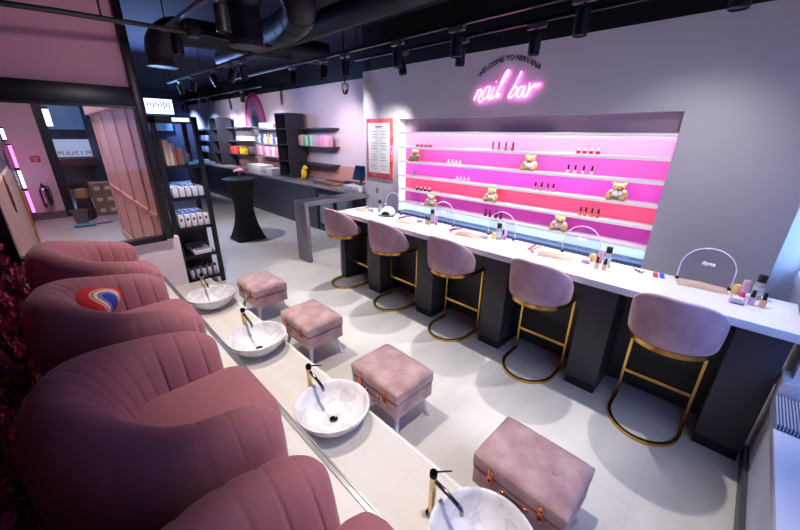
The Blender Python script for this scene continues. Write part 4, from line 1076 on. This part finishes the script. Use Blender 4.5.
# over the stools
for k, (y, lab) in enumerate([(.28, 'black spotlight over the stool nearest the window, cut by the top edge'), (1.08, 'black spotlight to the right of the neon script'), (2.12, 'black spotlight to the left of the arched lettering, larger one'),
                              (2.85, 'black spotlight above the price list side of the counter'), (3.73, 'black spotlight hanging before the corner of the grey-white wall'), (4.18, 'black spotlight at the start of the retail wall'), (4.95, 'black spotlight second along the retail wall')]):
    head(2.80, y, lab, (0, 0) if k < 5 else (-.3, .35))
    if k < 5: lamp((2.80, y, 2.47), (2.74, y, 0), (85 if y < .5 else 112)*K, 60, .45, COOL, .02)
    else: lamp((2.85, y, 2.47), (4.4, y+1.4, 1.5), 60*K, 75, .8, (1, .88, .95))
for k, (y, lab, ty) in enumerate([(3.15, 'black spotlight turned to the price list poster', 4.15), (2.34, 'black spotlight left of the arched lettering near the wall', 2.6), (1.58, 'black spotlight tilted towards the wall, right end of the arched lettering', 1.3)]):
    head(3.17, y, lab, (-.2 if k == 0 else .1, -.15))
    lamp((3.17, y, 2.47), (3.75, ty, 1.6 if k == 0 else .75), (110, 85, 85)[k]*K, (55, 70, 70)[k], 1.0, COOL)
# over the basins
for k, (y, lab) in enumerate([(2.82, 'large black spotlight at the top edge, over the second basin'), (3.92, 'black spotlight left of the ceiling duct, over the furthest basin')]):
    head(1.10, y, lab)
for y in (.55, 1.75, 2.82, 3.92): lamp((1.10, y, 2.47), (1.02, y-.1+(.25 if y > 3.5 else 0), 0), 118*K, 74 if y < 3.5 else 86, .8, WARM, .02)
lamp((1.10, 3.92, 2.47), (-.46, 3.3, 1.1), 45*K, 70, .9, (1, .85, .85))  # added pinkish fill on the flower wall, no head of its own
# retail area
for k, (x, y, lab) in enumerate([(2.12, 7.8, 'small black spotlight furthest left on the middle track'), (2.12, 7.1, 'small black spotlight second from the left on the middle track'), (2.12, 6.05, 'small black spotlight third from the left on the middle track'), (2.12, 5.4, 'bluish spotlight fourth from the left on the middle track'), (2.12, 5.0, 'small black spotlight at the near end of the middle track')]):
    head(x, y, lab, ((.35, -.4), (.0, .4), (-.3, -.5), (.2, .5), (.3, -.4))[k])
lamp((2.12, 6.3, 2.47), (2.3, 6.2, 0), 90*K, 100, .5, COOL); lamp((2.12, 8.0, 2.47), (2.9, 8.0, 0), 60*K, 100, .6, COOL)
for k, (y, lab) in enumerate([(8.6, 'tiny black spotlight right of the rainbow'), (10.9, 'tiny black spotlight left of the rainbow'), (11.6, 'tiny black spotlight second left of the rainbow'), (13.2, 'tiny black spotlight at the far left above the retail wall')]):
    head(3.55, y, lab, (0, .3), z=2.75)
    lamp((3.5, y, 2.47), (4.5, y+.2, 1.4), (120, 150, 200, 260)[k]*K, 95, .9, ((1, .88, .97), (.9, .85, 1), (.7, .78, 1), (.4, .6, 1))[k])
lamp((3.5, 15.6, 2.47), (4.5, 15.6, 1.5), 300*K, 110, .9, (.4, .6, 1))  # added blue lamp to tint the far left wall, without a head
lamp((3.3, 5.6, 2.5), (4.45, 5.9, 1.6), 45*K, 80, .9, (1, .88, .92))
for y, e, c in ((6.3, 75, (1, .88, .95)), (8.6, 95, (1, .88, .97)), (11.2, 120, (.85, .82, 1))): lamp((2.12, y, 2.47), (4.5, y+.5, 2.0), e*K, 75, 1, c)  # added wash to lift the upper retail wall, no heads at these spots
lamp((1.10, 1.75, 2.47), (.15, 4.56, 2.85), 42*K, 62, 1, (1, .80, .88))  # added pinkish fill for the pink upper partition, no head of its own
sc_ = thing('security_camera', 'small grey dome camera hanging before the pale retail wall', 'camera', (3.6, 4.82, 3.3))
MB().cyl((0, 0, 0), (0, 0, -.72), .012, seg=10).build('stem', M_black, sc_)
MB().lathe([(0, -.70), (.05, -.71), (.06, -.76), (.055, -.80), (0, -.80)], seg=20).build('housing', mat('mid_grey_plastic', '#6a6c74', .4), sc_)
MB().lathe([(.05, -.80), (.045, -.84), (.02, -.865), (0, -.87)], seg=20).build('dome', M_blackgl, sc_)
# ducts
def duct(name, pts, r, lab, grille=True):
    root = thing(name, lab, 'duct', pts[0])
    P = crom([Vector(p)-Vector(pts[0]) for p in pts], 8)
    m = MB(); m.tube(P, r, 28, cap=False); m.build('pipe', M_duct, root, smooth=60)
    for k in range(2, len(P)-2, 4):
        t = (P[k+1]-P[k-1]).normalized(); MB().tube([P[k]-t*.008, P[k]+t*.008], r*1.02, 28).build('seam_band', M_duct, root, smooth=60)
    if grille:
        m = MB(); m.lathe([(r*.99, 0), (r*1.07, 0), (r*1.07, .035), (r*.99, .035), (r*.99, 0)], seg=32)
        for q in range(-3, 4): 
            h = math.sqrt(max(0, r*r-(q*r/3.6)**2)); m.b2(-h, h, q*r/3.6-.006, q*r/3.6+.006, .004, .014)
        m.build('grille', mat('dark_grille', '#2a2930', .5), root)
    return root
duct('ceiling_duct', [(1.50, 3.38, 2.55), (1.50, 3.38, 2.72), (1.50, 3.36, 2.9), (1.58, 3.2, 3.06), (1.70, 3.04, 3.05), (1.78, 2.98, 2.9), (1.85, 3.1, 2.80), (1.95, 3.6, 2.80), (2.05, 4.4, 2.85)], .135, 'large dark ventilation duct bending over with a round grille')
duct('ceiling_duct', [(1.30, 5.35, 2.58), (1.30, 5.35, 2.70), (1.32, 5.3, 2.84), (1.45, 5.25, 2.95), (1.7, 5.2, 2.97), (2.6, 5.1, 2.97), (3.4, 5.0, 2.97)], .15, 'dark ventilation duct elbow left of the large one')
duct('ceiling_pipe', [(2.62, -.4, 3.03), (2.62, 1.5, 3.03), (2.62, 4, 3.03), (2.62, 7, 3.03)], .125, 'wide dark round duct running along above the stools', False)
pp = thing('ceiling_conduit', 'thin black conduit crossing in front of the pink upper wall', 'conduit', (.3, 3.2, 2.5))
m = MB(); m.tube([(-.75, 0, .0), (0, 0, .03), (.8, .25, .10), (1.6, .55, .17)], .016, 10); m.build('pipe', M_black, pp)
for x, y, z in ((.2, .06, .04), (1.3, .43, .14)): MB().cyl((x, y, z), (x, y, ZC-2.5), .006, seg=8).build('hanger', M_black, pp)
m = MB(); m.box((1.10-.3, .25, .12), (.09, .12, .10), .01); m.build('junction', M_black, pp)

# ------------------------------------------------------------------ daylight, street, LED and added fill light
area((1.8, -.9, 1.7), (1.9, .3, .7), 20, 1.6, 1.9, (.22, .40, 1))
area((3.77, -.53, 1.6), (3.95, -.40, 1.6), 5, .1, 1.8, (.30, .52, 1))
lamp((2.80, .28, 2.47), (3.75, .5, 1.3), 16, 95, 1, COOL)  # added fill to lift the nail bar wall, shares an existing head
area((.7, 12.5, 2.2), (.6, 10, 1.0), 40, 2, 2, (.45, .6, 1))
area((.2, 7.0, 3.25), (.2, 7.0, 0), 55, .6, 4, (1, .85, .9))  # soft overhead fill for the lobby floor, no fixture modelled
area((1.98, 8.9, 2.33), (1.5, 6.0, 3.0), 60, .5, .28, (.25, .42, 1))
for k in range(6):
    z = ([1.901]+SZ)[k]-.036
    c = (1, .85, .97) if k < 5 else (.70, .86, 1)
    o = area((XW+.018, (NY0+NY1)/2, z-.004), (XW+.10, (NY0+NY1)/2, z-.2), (3.6, 2.2, 2.2, 2.2, 2.0, 1.4)[k], .012, 3.2, c)
    o.rotation_euler = (Matrix.Rotation(0, 3, 'Z') @ Matrix.Rotation(-.65, 3, 'Y')).to_euler()
w_ = bpy.data.worlds.new('dusk'); S.world = w_; w_.use_nodes = True
bg = w_.node_tree.nodes['Background']; bg.inputs[0].default_value = (.10, .16, .38, 1); bg.inputs[1].default_value = .6
CUSH.location = (-.01, 2.74, .85); CUSH.rotation_euler = (.38, 0, 1.15); CUSH.scale = (.95,)*3
S.view_settings.view_transform = 'Standard'; S.view_settings.look = 'None'; S.view_settings.gamma = 1; S.view_settings.use_curve_mapping = False
S.view_settings.exposure = 0.2
S.cycles.use_denoising = True
S.cycles.max_bounces = 8; S.cycles.transparent_max_bounces = 12; S.cycles.sample_clamp_indirect = 6
bpy.context.view_layer.update()
